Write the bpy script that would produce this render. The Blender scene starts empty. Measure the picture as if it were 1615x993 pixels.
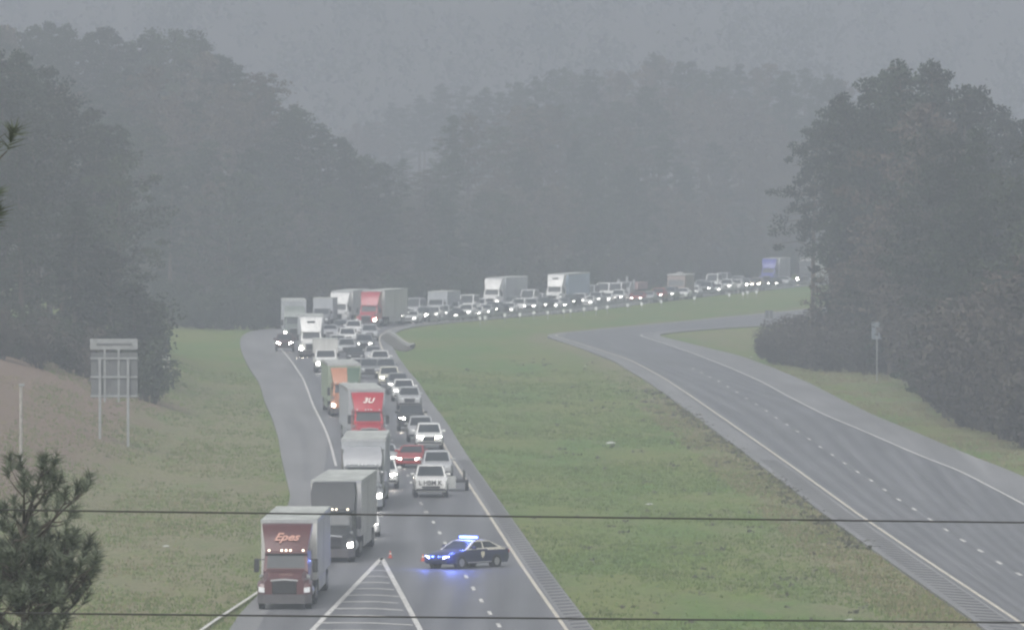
import bpy, math, random
import numpy as np
from mathutils import Vector, Matrix
random.seed(7); RNG = np.random.default_rng(7)
SC = bpy.context.scene
COL = SC.collection
R = math.radians
# ------------------------------------------------------------------ camera, sky, sun, exposure
F, CX, CY, HOR, H = 15000.0, 807.5, 496.5, 233.0, 21.0        # photograph pixels; lens height in metres
PITCH = math.atan((CY - HOR) / F)
cam = bpy.data.cameras.new("camera"); cam_o = bpy.data.objects.new("camera", cam); COL.objects.link(cam_o)
cam_o.location = (0, 0, H); cam_o.rotation_euler = (R(90) - PITCH, 0, 0)
cam.sensor_width = 36; cam.lens = 36 * F / 1615; cam.clip_start = 1; cam.clip_end = 9000
SC.camera = cam_o
world = bpy.data.worlds.new("World"); SC.world = world; world.use_nodes = True
wn = world.node_tree; bg = wn.nodes["Background"]
sky = wn.nodes.new("ShaderNodeTexSky"); sky.sky_type = 'NISHITA'; sky.sun_disc = False
SUN_EL, SUN_ROT = R(48), R(200)
sky.sun_elevation = SUN_EL; sky.sun_rotation = SUN_ROT
sky.air_density = 1.0; sky.dust_density = 5.0; sky.ozone_density = 1.0
# an overcast sky: the clear blue is mostly bleached out by cloud
hsv = wn.nodes.new("ShaderNodeHueSaturation"); hsv.inputs["Saturation"].default_value = 0.22
wn.links.new(sky.outputs[0], hsv.inputs["Color"]); wn.links.new(hsv.outputs[0], bg.inputs[0])
bg.inputs[1].default_value = 0.10
sun = bpy.data.lights.new("sun", 'SUN'); sun.energy = 0.9; sun.angle = R(35); sun.color = (1, .98, .95)
sun_o = bpy.data.objects.new("sun", sun); COL.objects.link(sun_o)
sun_o.rotation_euler = (R(90) - SUN_EL, 0, R(180) - SUN_ROT)
SC.view_settings.view_transform = 'Standard'; SC.view_settings.look = 'None'
SC.view_settings.exposure = 0.62; SC.view_settings.gamma = 1
SC.cycles.volume_bounces = 1; SC.cycles.max_bounces = 6; SC.cycles.diffuse_bounces = 2
SC.cycles.sample_clamp_indirect = 4
SC.cycles.filter_width = 2.3
HAZE_DENSITY = 0.00062

# ------------------------------------------------------------------ pixel <-> world
def ray(u, v):
    x = (u - CX) / F; y = -(v - CY) / F
    c, s = math.cos(PITCH), math.sin(PITCH)
    return Vector((x, c + y * s, -s + y * c))
def at(u, v, y):                       # the point at depth y seen at pixel (u, v)
    d = ray(u, v); t = y / d.y
    return Vector((d.x * t, y, H + d.z * t))
def fp(u, v, z=0.0):                   # the point on the level z seen at pixel (u, v)
    d = ray(u, v); t = (z - H) / d.z
    return Vector((d.x * t, d.y * t, z))

# ------------------------------------------------------------------ materials
MATS = {}
def mat(name, col, rough=.5, metal=0., noise=0., scale=3., bump=0., emit=None, estr=0., rand=0., spec=.5, coat=0., stretch=None):
    if name in MATS: return MATS[name]
    m = bpy.data.materials.new(name); m.use_nodes = True
    nt = m.node_tree; b = nt.nodes["Principled BSDF"]
    b.inputs["Base Color"].default_value = (*col, 1); b.inputs["Roughness"].default_value = rough
    b.inputs["Metallic"].default_value = metal; b.inputs["Specular IOR Level"].default_value = spec
    b.inputs["Coat Weight"].default_value = coat
    if noise or rand:
        tc = nt.nodes.new("ShaderNodeTexCoord"); n = nt.nodes.new("ShaderNodeTexNoise")
        n.inputs["Scale"].default_value = scale; n.inputs["Detail"].default_value = 5
        if stretch:
            mp = nt.nodes.new("ShaderNodeMapping"); mp.inputs["Scale"].default_value = stretch
            nt.links.new(tc.outputs["Object"], mp.inputs[0]); nt.links.new(mp.outputs[0], n.inputs["Vector"])
        else: nt.links.new(tc.outputs["Object"], n.inputs["Vector"])
        mr = nt.nodes.new("ShaderNodeMapRange"); mr.inputs["From Min"].default_value = .3; mr.inputs["From Max"].default_value = .7
        mr.inputs["To Min"].default_value = 1 - noise; mr.inputs["To Max"].default_value = 1 + noise
        nt.links.new(n.outputs[0], mr.inputs[0])
        v = mr.outputs[0]
        if rand:
            oi = nt.nodes.new("ShaderNodeObjectInfo"); m2 = nt.nodes.new("ShaderNodeMapRange")
            m2.inputs["To Min"].default_value = 1 - rand; m2.inputs["To Max"].default_value = 1 + rand
            nt.links.new(oi.outputs["Random"], m2.inputs[0])
            mu = nt.nodes.new("ShaderNodeMath"); mu.operation = 'MULTIPLY'
            nt.links.new(v, mu.inputs[0]); nt.links.new(m2.outputs[0], mu.inputs[1]); v = mu.outputs[0]
        h = nt.nodes.new("ShaderNodeVectorMath"); h.operation = 'SCALE'; h.inputs[0].default_value = col
        nt.links.new(v, h.inputs["Scale"]); nt.links.new(h.outputs[0], b.inputs["Base Color"])
        if bump:
            bp = nt.nodes.new("ShaderNodeBump"); bp.inputs["Strength"].default_value = bump
            nt.links.new(n.outputs[0], bp.inputs["Height"]); nt.links.new(bp.outputs[0], b.inputs["Normal"])
    if emit:
        b.inputs["Emission Color"].default_value = (*emit, 1); b.inputs["Emission Strength"].default_value = estr
        m.cycles.emission_sampling = 'NONE'
    MATS[name] = m; return m
def paint(name, col, rough=.32): return mat("paint_" + name, col, rough, 0, .08, 2.5, coat=.4 if rough < .4 else 0.)
M_GLASS = mat("tinted_glass", (.035, .042, .048), .32, 0, .1, 1.2, spec=.5)
M_RUB = mat("rubber", (.025, .025, .026), .8, 0, .2, 6)
M_RIM = mat("wheel_rim_metal", (.42, .42, .43), .35, .7, .1, 6)
M_CHROME = mat("chrome", (.72, .73, .75), .14, 1, .05, 3)
M_BLACK = mat("black_plastic", (.03, .03, .032), .5, 0, .15, 4)
M_DARK = mat("dark_chassis", (.045, .045, .047), .7, 0, .2, 3)
M_LIT = mat("headlight_lit", (.9, .9, .88), .2, emit=(1, .95, .86), estr=14)
M_BRIGHT = mat("headlight_bright", (.9, .9, .88), .2, emit=(1, .87, .68), estr=120)
M_UNLIT = mat("headlight_lens", (.75, .77, .78), .15, 0, .05, 5, coat=.5)
M_AMBER = mat("marker_lamp", (.9, .75, .5), .3, emit=(1, .86, .70), estr=2.2)
M_TAIL = mat("tail_lamp", (.4, .02, .02), .3, 0, .05, 5)
M_TRAILER = mat("trailer_white", (.52, .52, .50), .5, 0, .20, 1., stretch=(1.3, 1.3, .22))
M_TRROOF = mat("trailer_roof", (.46, .48, .45), .6, 0, .22, .8, stretch=(1.6, .3, 1))
M_TRGREY = mat("trailer_grey", (.40, .42, .44), .5, 0, .18, 1., stretch=(1.3, 1.3, .22))
M_ALU = mat("brushed_aluminium", (.55, .56, .57), .4, .6, .1, 4)
M_LET = mat("white_lettering", (.85, .78, .72), .5)
M_LETK = mat("black_lettering", (.02, .02, .02), .5)
M_STEEL = mat("galvanised_steel", (.30, .315, .32), .5, .3, .15, 3)
M_WOOD = mat("weathered_wood", (.36, .34, .31), .8, 0, .25, 4)

# ------------------------------------------------------------------ mesh building
class MB:
    def __init__(s): s.v = []; s.f = []
    def add(s, vs, fs):
        n = len(s.v); s.v += [tuple(p) for p in vs]; s.f += [tuple(i + n for i in q) for q in fs]; return s
    def box(s, x0, x1, y0, y1, z0, z1, c=0.):
        if c <= 0:
            vs = [(x, y, z) for z in (z0, z1) for y in (y0, y1) for x in (x0, x1)]
            return s.add(vs, [(0, 2, 3, 1), (4, 5, 7, 6), (0, 1, 5, 4), (2, 6, 7, 3), (0, 4, 6, 2), (1, 3, 7, 5)])
        X, Y, Z = (x0, x1), (y0, y1), (z0, z1); vs = []; idx = {}
        for i in (0, 1):
            for j in (0, 1):
                for k in (0, 1):
                    a, b, d = X[i], Y[j], Z[k]; ci, cj, ck = (c, -c)[i], (c, -c)[j], (c, -c)[k]
                    for ax, p in enumerate(((a, b + cj, d + ck), (a + ci, b, d + ck), (a + ci, b + cj, d))):
                        idx[i, j, k, ax] = len(vs); vs.append(p)
        g = lambda i, j, k, a: idx[i, j, k, a]
        fs = []
        for i in (0, 1): fs.append([g(i, 0, 0, 0), g(i, 0, 1, 0), g(i, 1, 1, 0), g(i, 1, 0, 0)][::1 if i == 0 else -1])
        for j in (0, 1): fs.append([g(0, j, 0, 1), g(1, j, 0, 1), g(1, j, 1, 1), g(0, j, 1, 1)][::1 if j == 0 else -1])
        for k in (0, 1): fs.append([g(0, 0, k, 2), g(0, 1, k, 2), g(1, 1, k, 2), g(1, 0, k, 2)][::1 if k == 0 else -1])
        for i in (0, 1):
            for j in (0, 1): fs.append([g(i, j, 0, 0), g(i, j, 0, 1), g(i, j, 1, 1), g(i, j, 1, 0)])
            for k in (0, 1): fs.append([g(i, 0, k, 0), g(i, 0, k, 2), g(i, 1, k, 2), g(i, 1, k, 0)])
        for j in (0, 1):
            for k in (0, 1): fs.append([g(0, j, k, 1), g(0, j, k, 2), g(1, j, k, 2), g(1, j, k, 1)])
        for i in (0, 1):
            for j in (0, 1):
                for k in (0, 1): fs.append([g(i, j, k, 0), g(i, j, k, 1), g(i, j, k, 2)])
        return s.add(vs, fs)
    def loft(s, rings, caps=True, closed=True):
        n = len(rings[0]); vs = [p for r in rings for p in r]; fs = []
        for a in range(len(rings) - 1):
            for i in range(n if closed else n - 1):
                j = (i + 1) % n; fs.append((a * n + i, a * n + j, (a + 1) * n + j, (a + 1) * n + i))
        if caps and closed:
            fs.append(tuple(range(n))[::-1]); fs.append(tuple((len(rings) - 1) * n + i for i in range(n)))
        return s.add(vs, fs)
    def cyl(s, p0, p1, r0, r1=None, n=12, caps=True):
        r1 = r0 if r1 is None else r1
        p0, p1 = Vector(p0), Vector(p1); d = (p1 - p0).normalized()
        a = d.orthogonal().normalized(); b = d.cross(a)
        ring = lambda p, r: [p + (a * math.cos(t) + b * math.sin(t)) * r for t in [2 * math.pi * i / n for i in range(n)]]
        return s.loft([ring(p0, r0), ring(p1, r1)], caps)
    def tube(s, pts, rs, n=6):
        pts = [Vector(p) for p in pts]; rings = []
        if not hasattr(rs, '__len__'): rs = [rs] * len(pts)
        for i, p in enumerate(pts):
            d = (pts[min(i + 1, len(pts) - 1)] - pts[max(i - 1, 0)]).normalized()
            a = d.cross(Vector((0.13, .97, .2))).normalized(); b = d.cross(a)
            rings.append([p + (a * math.cos(2 * math.pi * k / n) + b * math.sin(2 * math.pi * k / n)) * rs[i] for k in range(n)])
        return s.loft(rings)
    def panel(s, p, ins=(0, 1, 0, 1), off=.008, th=.006, nu=1):   # p: 4 corners BL BR TR TL; a thin plate laid on the face
        p = [Vector(q) for q in p]
        bi = lambda a, b: (p[0] * (1 - a) + p[1] * a) * (1 - b) + (p[3] * (1 - a) + p[2] * a) * b
        u0, u1, v0, v1 = ins
        n = (p[1] - p[0]).cross(p[3] - p[0]).normalized()
        q = [bi(u0, v0), bi(u1, v0), bi(u1, v1), bi(u0, v1)]
        return s.loft([[w + n * (off - th) for w in q], [w + n * off for w in q]])
    def mesh(s, name, smooth=True, ang=38):
        me = bpy.data.meshes.new(name); me.from_pydata(s.v, [], s.f); me.update()
        if smooth:
            me.polygons.foreach_set("use_smooth", [True] * len(me.polygons)); me.set_sharp_from_angle(angle=R(ang))
        return me
    def build(s, name, m, parent=None, smooth=True, ang=38):
        return link(name, s.mesh(name, smooth, ang), m, parent)
def link(name, me, m=None, parent=None):
    if m is not None and not me.materials: me.materials.append(m)
    o = bpy.data.objects.new(name, me); COL.objects.link(o)
    if parent is not None: o.parent = parent
    return o
def thing(name, label, cat, loc=(0, 0, 0), rz=0., group=None, scale=1.):
    o = bpy.data.objects.new(name, None); COL.objects.link(o); o.empty_display_size = .3
    o.location = loc; o.rotation_euler = (0, 0, rz); o.scale = (scale,) * 3
    o["label"] = label; o["category"] = cat
    if group: o["group"] = group
    return o
def tag(o, label, cat, group=None):
    o["label"] = label; o["category"] = cat
    if group: o["group"] = group
    return o
def struct(o, label=None):
    o["kind"] = "structure"
    if label: o["label"] = label
    return o
def text_part(txt, size, shear, m, parent, loc, rx, name="lettering", width=None):
    cu = bpy.data.curves.new("lettering", 'FONT'); cu.body = txt; cu.size = size; cu.shear = shear
    cu.align_x = 'CENTER'; cu.align_y = 'CENTER'; cu.extrude = .006; cu.offset = size * .025; cu.resolution_u = 3
    o = bpy.data.objects.new("tmp", cu); COL.objects.link(o)
    dg = bpy.context.evaluated_depsgraph_get(); me = bpy.data.meshes.new_from_object(o.evaluated_get(dg))
    bpy.data.objects.remove(o); me.name = name; me.materials.clear()
    p = link(name, me, m, parent); p.location = loc; p.rotation_euler = (rx, 0, 0)
    return p

# ------------------------------------------------------------------ curves of the two carriageways
def smooth_line(px, step=6.0, sig=2.0):
    P = np.array([tuple(fp(u, v)) if not isinstance(u, str) else v for u, v in px], float)[:, :2]
    return resample(P, step, sig)
def resample(P, step=6.0, sig=2.0):
    d = np.r_[0, np.cumsum(np.hypot(*np.diff(P, axis=0).T))]
    t = np.arange(0, d[-1] + .01, step)
    Q = np.c_[np.interp(t, d, P[:, 0]), np.interp(t, d, P[:, 1])]
    k = int(3 * sig) + 1; w = np.exp(-.5 * (np.arange(-k, k + 1) / sig) ** 2); w /= w.sum()
    E = np.r_[Q[0] + (Q[0] - Q[1]) * np.arange(k, 0, -1)[:, None], Q, Q[-1] + (Q[-1] - Q[-2]) * np.arange(1, k + 1)[:, None]]
    return np.c_[np.convolve(E[:, 0], w, 'valid'), np.convolve(E[:, 1], w, 'valid')]
def normals(Q):
    t = np.gradient(Q, axis=0); t /= np.hypot(t[:, 0], t[:, 1])[:, None]
    return np.c_[t[:, 1], -t[:, 0]]                       # to the right of travel away from the camera
def offset(Q, d): return Q + normals(Q) * np.asarray(d).reshape(-1, 1)
def extend(Q, near=0, far=0):
    a, b = Q[0], Q[-1]; ta = (Q[0] - Q[3]); ta /= np.hypot(*ta); tb = (Q[-1] - Q[-4]); tb /= np.hypot(*tb)
    return np.r_[[a + ta * near] if near else np.zeros((0, 2)), Q, [b + tb * far] if far else np.zeros((0, 2))]
# left carriageway: right pavement edge (median side)
LR = extend(smooth_line([(950, 1010), (866, 900), (800, 806), (737, 718), (700, 658), (681, 636), (661, 602), (645, 586),
     (628, 562), (618, 545), (613, 530), (640, 514), (740, 505), (840, 496.5), (940, 488), (1044, 474), (1144, 463),
     (1250, 452), (1350, 443), (1450, 435)], 6, 3.0), 330, 260)
LR = resample(LR, 6, .5)
sL = np.r_[0, np.cumsum(np.hypot(*np.diff(LR, axis=0).T))]
# width of the left pavement, measured from the photograph at several depths
wy = [80, 400, 430, 450, 520, 576, 689, 858, 960, 1086, 1120, 1400, 3000]
ww = [14.5, 16.4, 15.4, 14.4, 13.2, 12.4, 12.9, 14.35, 15.6, 16.9, 15.2, 13.6, 13.6]
LL = offset(LR, -np.interp(LR[:, 1], wy, ww))
# right carriageway edge lines
RLline = extend(smooth_line([(1640, 1003), (1604.7, 978.6), (1460, 883), (1356.7, 813), (1253, 738), (1202, 702), (1150, 666), (1098, 630), (1046.7, 596), (995, 568),
     (938, 549), (900, 537.5), (876, 530), (868, 527), (905, 523.5), (1000, 514.5), (1090, 506), (1222, 493), (1330, 482), (1450, 471)], 4, 2.0), 330, 250)
RLline = resample(RLline, 6, .5)
RRpx = [(1800, 905), (1615, 795), (1511.7, 741), (1460, 722), (1408, 699.6), (1356.7, 677), (1305, 656), (1253, 630), (1201.7, 602),
     (1150, 579), (1098, 559), (1046.7, 541), (1010, 530), (1000, 527), (1060, 521), (1120, 517), (1200, 512), (1330, 498), (1450, 485)]
RRline = resample(extend(smooth_line(RRpx, 4, 2.2), 330, 250), 6, .5)
def by_y(Q, y): return np.interp(y, Q[:, 1], Q[:, 0])
RL = offset(RLline, -np.interp(RLline[:, 1], [0, 900, 1060, 2000], [1.9, 1.9, 1.0, 1.0])); RR = offset(RRline, np.interp(RRline[:, 1], [0, 620, 800, 960, 1010, 1100, 2000], [3.4, 3.4, 4.0, 4.2, 3.0, 1.5, 1.5]))

def heading(Q, y):                     # travel direction (away from camera) of the line at depth y, as angle from +Y towards +X
    i = int(np.argmin(np.abs(Q[:, 1] - y))); i = min(max(i, 2), len(Q) - 3)
    d = Q[i + 2] - Q[i - 2]; return math.atan2(d[0], d[1])

# ------------------------------------------------------------------ ground
def S(t): t = np.clip(t, 0, 1); return t * t * (3 - 2 * t)
def wob(x, y, s, seed):
    return (np.sin(x / s + seed) * np.cos(y / (s * 2.3) + seed * 1.7) + .5 * np.sin(x / s * 2.3 + y / s * .7 + seed * 3))
def side_dist(x, y):                   # distance left of the left pavement, right of the right pavement
    xl = np.interp(y, LL[:, 1], LL[:, 0]); xr = np.interp(y, RR[:, 1], RR[:, 0])
    gl = np.interp(y, LL[:, 1], np.gradient(LL[:, 0], LL[:, 1])); gr = np.interp(y, RR[:, 1], np.gradient(RR[:, 0], RR[:, 1]))
    return (xl - x) / np.sqrt(1 + gl ** 2), (x - xr) / np.sqrt(1 + gr ** 2)
def gz(x, y):
    x = np.asarray(x, float); y = np.asarray(y, float)
    dl, dr = side_dist(x, y)
    z = -.13 + .03 * wob(x, y, 9, 1.)
    bank = np.maximum(0, (-24.2 - x)) * .29 * S((y - 440) / 120) * (1 - S((y - 800) / 250))
    z = z + np.minimum(bank, 4.6) * S((dl - 3) / 6)
    z = z + 14 * S((dl - 5) / 30) * S((y - 940) / 300)
    z = z + 3.0 * S((dr - 4) / 40) * S((y - 500) / 200)
    far = 80 * S((y - 2050) / 900) * (.8 + .16 * wob(x, y, 120, 2.2) + .08 * wob(x, y, 43, 5.2))
    return z + far
def gp(u, v):                          # where the ground is seen at pixel (u, v)
    d = ray(u, v)
    for y in np.arange(380, 2500, 1.0):
        t = y / d.y
        if H + d.z * t <= float(gz(d.x * t, y)): return Vector((d.x * t, y, float(gz(d.x * t, y))))
    return fp(u, v)
ys = np.r_[np.arange(-60, 380, 40), np.arange(380, 1500, 5.), np.arange(1500, 2100, 20), np.arange(2100, 4001, 40)]
xs = np.r_[np.arange(-900, -120, 60), np.arange(-120, -46, 6), np.arange(-46, 62, 1.5), np.arange(62, 130, 6), np.arange(130, 911, 60)]
XX, YY = np.meshgrid(xs, ys); ZZ = gz(XX, YY); nx, ny = len(xs), len(ys)
me = bpy.data.meshes.new("ground")
idx = np.arange(nx * ny).reshape(ny, nx)
quads = np.stack([idx[:-1, :-1], idx[:-1, 1:], idx[1:, 1:], idx[1:, :-1]], -1).reshape(-1, 4)
me.from_pydata(np.stack([XX, YY, ZZ], -1).reshape(-1, 3).tolist(), [], quads.tolist()); me.update()
me.polygons.foreach_set("use_smooth", [True] * len(me.polygons))
DL, DR = side_dist(XX, YY)
dirt = (S((-24 - XX) / 7) * S((YY - 470) / 90) * (1 - S((YY - 745) / 60))).ravel()
bare = np.maximum(S((.45 * np.clip(DR, 0, 99) - .0) / 2) * (1 - S((DR - 9) / 10)) * .55 * (YY > 450), 0).ravel()
med_x = (np.interp(YY, LR[:, 1], LR[:, 0]) + np.interp(YY, RL[:, 1], RL[:, 0])) / 2
rightlow = (S((XX - 9) / 8) * S((600 - YY) / 110) * .75).ravel()
edge = S(1 - np.abs(np.interp(YY, RL[:, 1], RL[:, 0]) - XX) / 5) * (XX < np.interp(YY, RL[:, 1], RL[:, 0]) + 1)
straw = np.maximum(np.maximum(np.maximum(bare, rightlow), .95 * edge.ravel()), .85 * (S((DL + .5) / 1.5) * (1 - S((YY - 760) / 250)) * (YY > 380)).ravel())
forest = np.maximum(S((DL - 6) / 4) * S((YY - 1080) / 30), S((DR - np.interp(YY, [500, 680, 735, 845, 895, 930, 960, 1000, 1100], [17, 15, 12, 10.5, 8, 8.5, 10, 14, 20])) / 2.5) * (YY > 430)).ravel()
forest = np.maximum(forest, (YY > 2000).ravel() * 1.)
for nm, arr in (("dirt", dirt), ("straw", straw), ("forest", forest)):
    a = me.attributes.new(nm, 'FLOAT', 'POINT'); a.data.foreach_set("value", np.clip(arr, 0, 1).astype(np.float32))
m = bpy.data.materials.new("grass_ground"); m.use_nodes = True; nt = m.node_tree; b = nt.nodes["Principled BSDF"]; b.inputs["Roughness"].default_value = .9; b.inputs["Specular IOR Level"].default_value = .2
def N(nt, t, **k):
    n = nt.nodes.new(t)
    for a, v in k.items(): setattr(n, a, v)
    return n
def mixc(nt, fac, a, bb):
    x = N(nt, "ShaderNodeMix", data_type='RGBA')
    for s_, val in ((x.inputs[0], fac), (x.inputs[6], a), (x.inputs[7], bb)):
        if isinstance(val, (tuple, float)): s_.default_value = val if isinstance(val, float) else (*val, 1)
        else: nt.links.new(val, s_)
    return x.outputs[2]
def noise(nt, scale, detail=5, stretch=None, rough=.55):
    tc = N(nt, "ShaderNodeTexCoord"); n = N(nt, "ShaderNodeTexNoise"); n.inputs["Scale"].default_value = scale; n.inputs["Detail"].default_value = detail; n.inputs["Roughness"].default_value = rough
    src = tc.outputs["Object"]
    if stretch:
        mp = N(nt, "ShaderNodeMapping"); mp.inputs["Scale"].default_value = stretch; nt.links.new(src, mp.inputs[0]); src = mp.outputs[0]
    nt.links.new(src, n.inputs["Vector"]); return n.outputs[0]
def ramp(nt, x, a, bb, lo=0., hi=1.):
    r_ = N(nt, "ShaderNodeMapRange"); r_.inputs["From Min"].default_value = a; r_.inputs["From Max"].default_value = bb
    r_.inputs["To Min"].default_value = lo; r_.inputs["To Max"].default_value = hi; nt.links.new(x, r_.inputs[0]); return r_.outputs[0]
def attr(nt, name): a = N(nt, "ShaderNodeAttribute"); a.attribute_name = name; return a.outputs["Fac"]
def math2(nt, op, a, bb):
    x = N(nt, "ShaderNodeMath", operation=op)
    for s_, val in ((x.inputs[0], a), (x.inputs[1], bb)):
        if isinstance(val, float): s_.default_value = val
        else: nt.links.new(val, s_)
    return x.outputs[0]
big = ramp(nt, noise(nt, .10, 4, (1, .18, 1)), .38, .62)
mid = ramp(nt, noise(nt, .55, 6, (1, .16, 1)), .35, .65)
fine = ramp(nt, noise(nt, 3.5, 6, (1, .25, 1), .7), .3, .7)
c = mixc(nt, big, (.096, .182, .034), (.158, .192, .050))
c = mixc(nt, math2(nt, 'MULTIPLY', mid, .30), c, (.19, .175, .10))
st = ramp(nt, math2(nt, 'ADD', attr(nt, "straw"), math2(nt, 'MULTIPLY', math2(nt, 'SUBTRACT', mid, .5), .5)), .1, .9)
c = mixc(nt, math2(nt, 'MULTIPLY', st, .85), c, (.205, .188, .11))
di = ramp(nt, math2(nt, 'ADD', attr(nt, "dirt"), math2(nt, 'MULTIPLY', math2(nt, 'SUBTRACT', mid, .5), .35)), .15, .8)
c = mixc(nt, math2(nt, 'MULTIPLY', di, .9), c, (.205, .145, .115))
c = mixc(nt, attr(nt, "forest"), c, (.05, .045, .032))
c2 = mixc(nt, 1., c, (1., 1., 1.))
sc = N(nt, "ShaderNodeVectorMath", operation='SCALE'); nt.links.new(c, sc.inputs[0]); nt.links.new(ramp(nt, fine, 0, 1, .80, 1.2), sc.inputs["Scale"])
nt.links.new(sc.outputs[0], b.inputs["Base Color"])
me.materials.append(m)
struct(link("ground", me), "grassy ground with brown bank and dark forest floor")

# ------------------------------------------------------------------ roads
def asphalt(name, col, rough, tracks):
    m = bpy.data.materials.new(name); m.use_nodes = True; nt = m.node_tree; b = nt.nodes["Principled BSDF"]
    uv = N(nt, "ShaderNodeUVMap"); sep = N(nt, "ShaderNodeSeparateXYZ"); nt.links.new(uv.outputs[0], sep.inputs[0])
    mp = N(nt, "ShaderNodeMapping"); mp.inputs["Scale"].default_value = (.9, .012, 1); nt.links.new(uv.outputs[0], mp.inputs[0])
    n1 = N(nt, "ShaderNodeTexNoise"); n1.inputs["Scale"].default_value = 1.; n1.inputs["Detail"].default_value = 5; nt.links.new(mp.outputs[0], n1.inputs["Vector"])
    mp2 = N(nt, "ShaderNodeMapping"); mp2.inputs["Scale"].default_value = (.25, .03, 1); nt.links.new(uv.outputs[0], mp2.inputs[0])
    n2 = N(nt, "ShaderNodeTexNoise"); n2.inputs["Scale"].default_value = 1.; n2.inputs["Detail"].default_value = 6; nt.links.new(mp2.outputs[0], n2.inputs["Vector"])
    n3 = N(nt, "ShaderNodeTexNoise"); n3.inputs["Scale"].default_value = 14.; n3.inputs["Detail"].default_value = 3; nt.links.new(uv.outputs[0], n3.inputs["Vector"])
    v = math2(nt, 'MULTIPLY', ramp(nt, n1.outputs[0], .3, .7, .76, 1.2), ramp(nt, n2.outputs[0], .3, .7, .84, 1.13))
    v = math2(nt, 'MULTIPLY', v, ramp(nt, n3.outputs[0], .3, .7, .9, 1.1))
    if tracks:
        w = math2(nt, 'SINE', math2(nt, 'MULTIPLY', sep.outputs[0], 2 * math.pi / 1.83), 0.)
        v = math2(nt, 'MULTIPLY', v, ramp(nt, w, -1, 1, .82, 1.08))
    sc = N(nt, "ShaderNodeVectorMath", operation='SCALE'); sc.inputs[0].default_value = col; nt.links.new(v, sc.inputs["Scale"])
    nt.links.new(sc.outputs[0], b.inputs["Base Color"])
    nt.links.new(ramp(nt, n1.outputs[0], .3, .7, rough - .08, rough + .12), b.inputs["Roughness"])
    return m
M_LANE = asphalt("wet_asphalt", (.150, .152, .162), .5, True)
M_SHOULDER = asphalt("shoulder_asphalt", (.225, .225, .228), .6, False)
M_WHITE = mat("road_paint", (.60, .59, .565), .65, 0, .3, 2.5)
M_YEL = mat("yellow_road_paint", (.58, .54, .46), .65, 0, .3, 2.5)
M_RUMBLE = mat("rumble_groove", (.12, .12, .122), .8, 0, .2, 4)
def strip_mesh(name, A, B, z, m, nu=8, skirt=.4):
    """A surface between two lines A (left) and B (right) with the same number of points."""
    n = len(A); vs = []; fs = []; uvs = []
    s = np.r_[0, np.cumsum(np.hypot(*np.diff((A + B) / 2, axis=0).T))]
    for i in range(n):
        w = float(np.hypot(*(B[i] - A[i])))
        vs.append((*A[i], z - skirt)); uvs.append((0, s[i]))
        for k in range(nu + 1):
            p = A[i] + (B[i] - A[i]) * k / nu; vs.append((p[0], p[1], z)); uvs.append((w * k / nu, s[i]))
        vs.append((*B[i], z - skirt)); uvs.append((w, s[i]))
    q = nu + 3
    for i in range(n - 1):
        for k in range(q - 1): fs.append((i * q + k, i * q + k + 1, (i + 1) * q + k + 1, (i + 1) * q + k))
    me = bpy.data.meshes.new(name); me.from_pydata(vs, [], fs); me.update()
    ul = me.uv_layers.new(name="UVMap"); li = np.zeros(len(me.loops), int); me.loops.foreach_get("vertex_index", li)
    ul.data.foreach_set("uv", np.array(uvs)[li].astype(np.float32).ravel())
    me.materials.append(m); return me
road_l = struct(link("road", strip_mesh("road", LL, LR, 0., M_SHOULDER)), "paved carriageway carrying the queue, with pale shoulders")
LANE_R = offset(LR, -1.0)
lwid = np.interp(LR[:, 1], [80, 400, 430, 450, 487, 530, 576, 676, 770, 861, 987, 1120, 1400, 3000], [13.8, 15.2, 14.2, 13.4, 12.4, 11.8, 10.6, 9.3, 9.6, 10.4, 11.7, 10.6, 9.6, 9.6])
LANE_L = offset(LR, -lwid)
link("lane_surface", strip_mesh("lane_surface", LANE_L, LANE_R, .012, M_LANE, 8, .01), None, road_l)
# right carriageway: pair the two edges by travelled fraction at matching depth
def pair(A, B, n=260):
    ta = np.linspace(0, 1, n); f = lambda Q: np.c_[np.interp(ta, np.linspace(0, 1, len(Q)), Q[:, 0]), np.interp(ta, np.linspace(0, 1, len(Q)), Q[:, 1])]
    return f(A), f(B)
road_r = struct(link("road", strip_mesh("road", *pair(RL, RR), 0., M_SHOULDER)), "empty carriageway curving away on the right")
link("lane_surface", strip_mesh("lane_surface", *pair(offset(RLline, -.25), offset(RRline, .25)), .012, M_LANE, 8, .01), None, road_r)
def line_strip(name, Q, w, parent, z=.03, m=M_WHITE, y0=-1e9, y1=1e9):
    Q = Q[(Q[:, 1] >= y0) & (Q[:, 1] <= y1)]
    nn = normals(Q); A, B = Q - nn * w / 2, Q + nn * w / 2
    return link(name, strip_mesh(name, A, B, z, m, 1, .008), None, parent)
line_strip("edge_line", offset(LR, -1.2), .18, road_l, m=M_YEL)
eL = resample(np.array([tuple(fp(*p))[:2] for p in [(530, 735), (521, 699), (512, 675), (495, 642), (479, 599), (462, 573), (445, 552), (432, 541)]]), 5, 1.5)
line_strip("edge_line", eL, .17, road_l)
eX = resample(np.array([tuple(fp(*p))[:2] for p in [(325, 988), (343, 975), (362, 963), (400, 938), (436, 913), (468, 880), (495, 840)]]), 4, 1.)
line_strip("edge_line", extend(eX, 60), .17, road_l)
line_strip("edge_line", RLline, .18, road_r, m=M_YEL)
line_strip("edge_line", RRline, .17, road_r)
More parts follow.
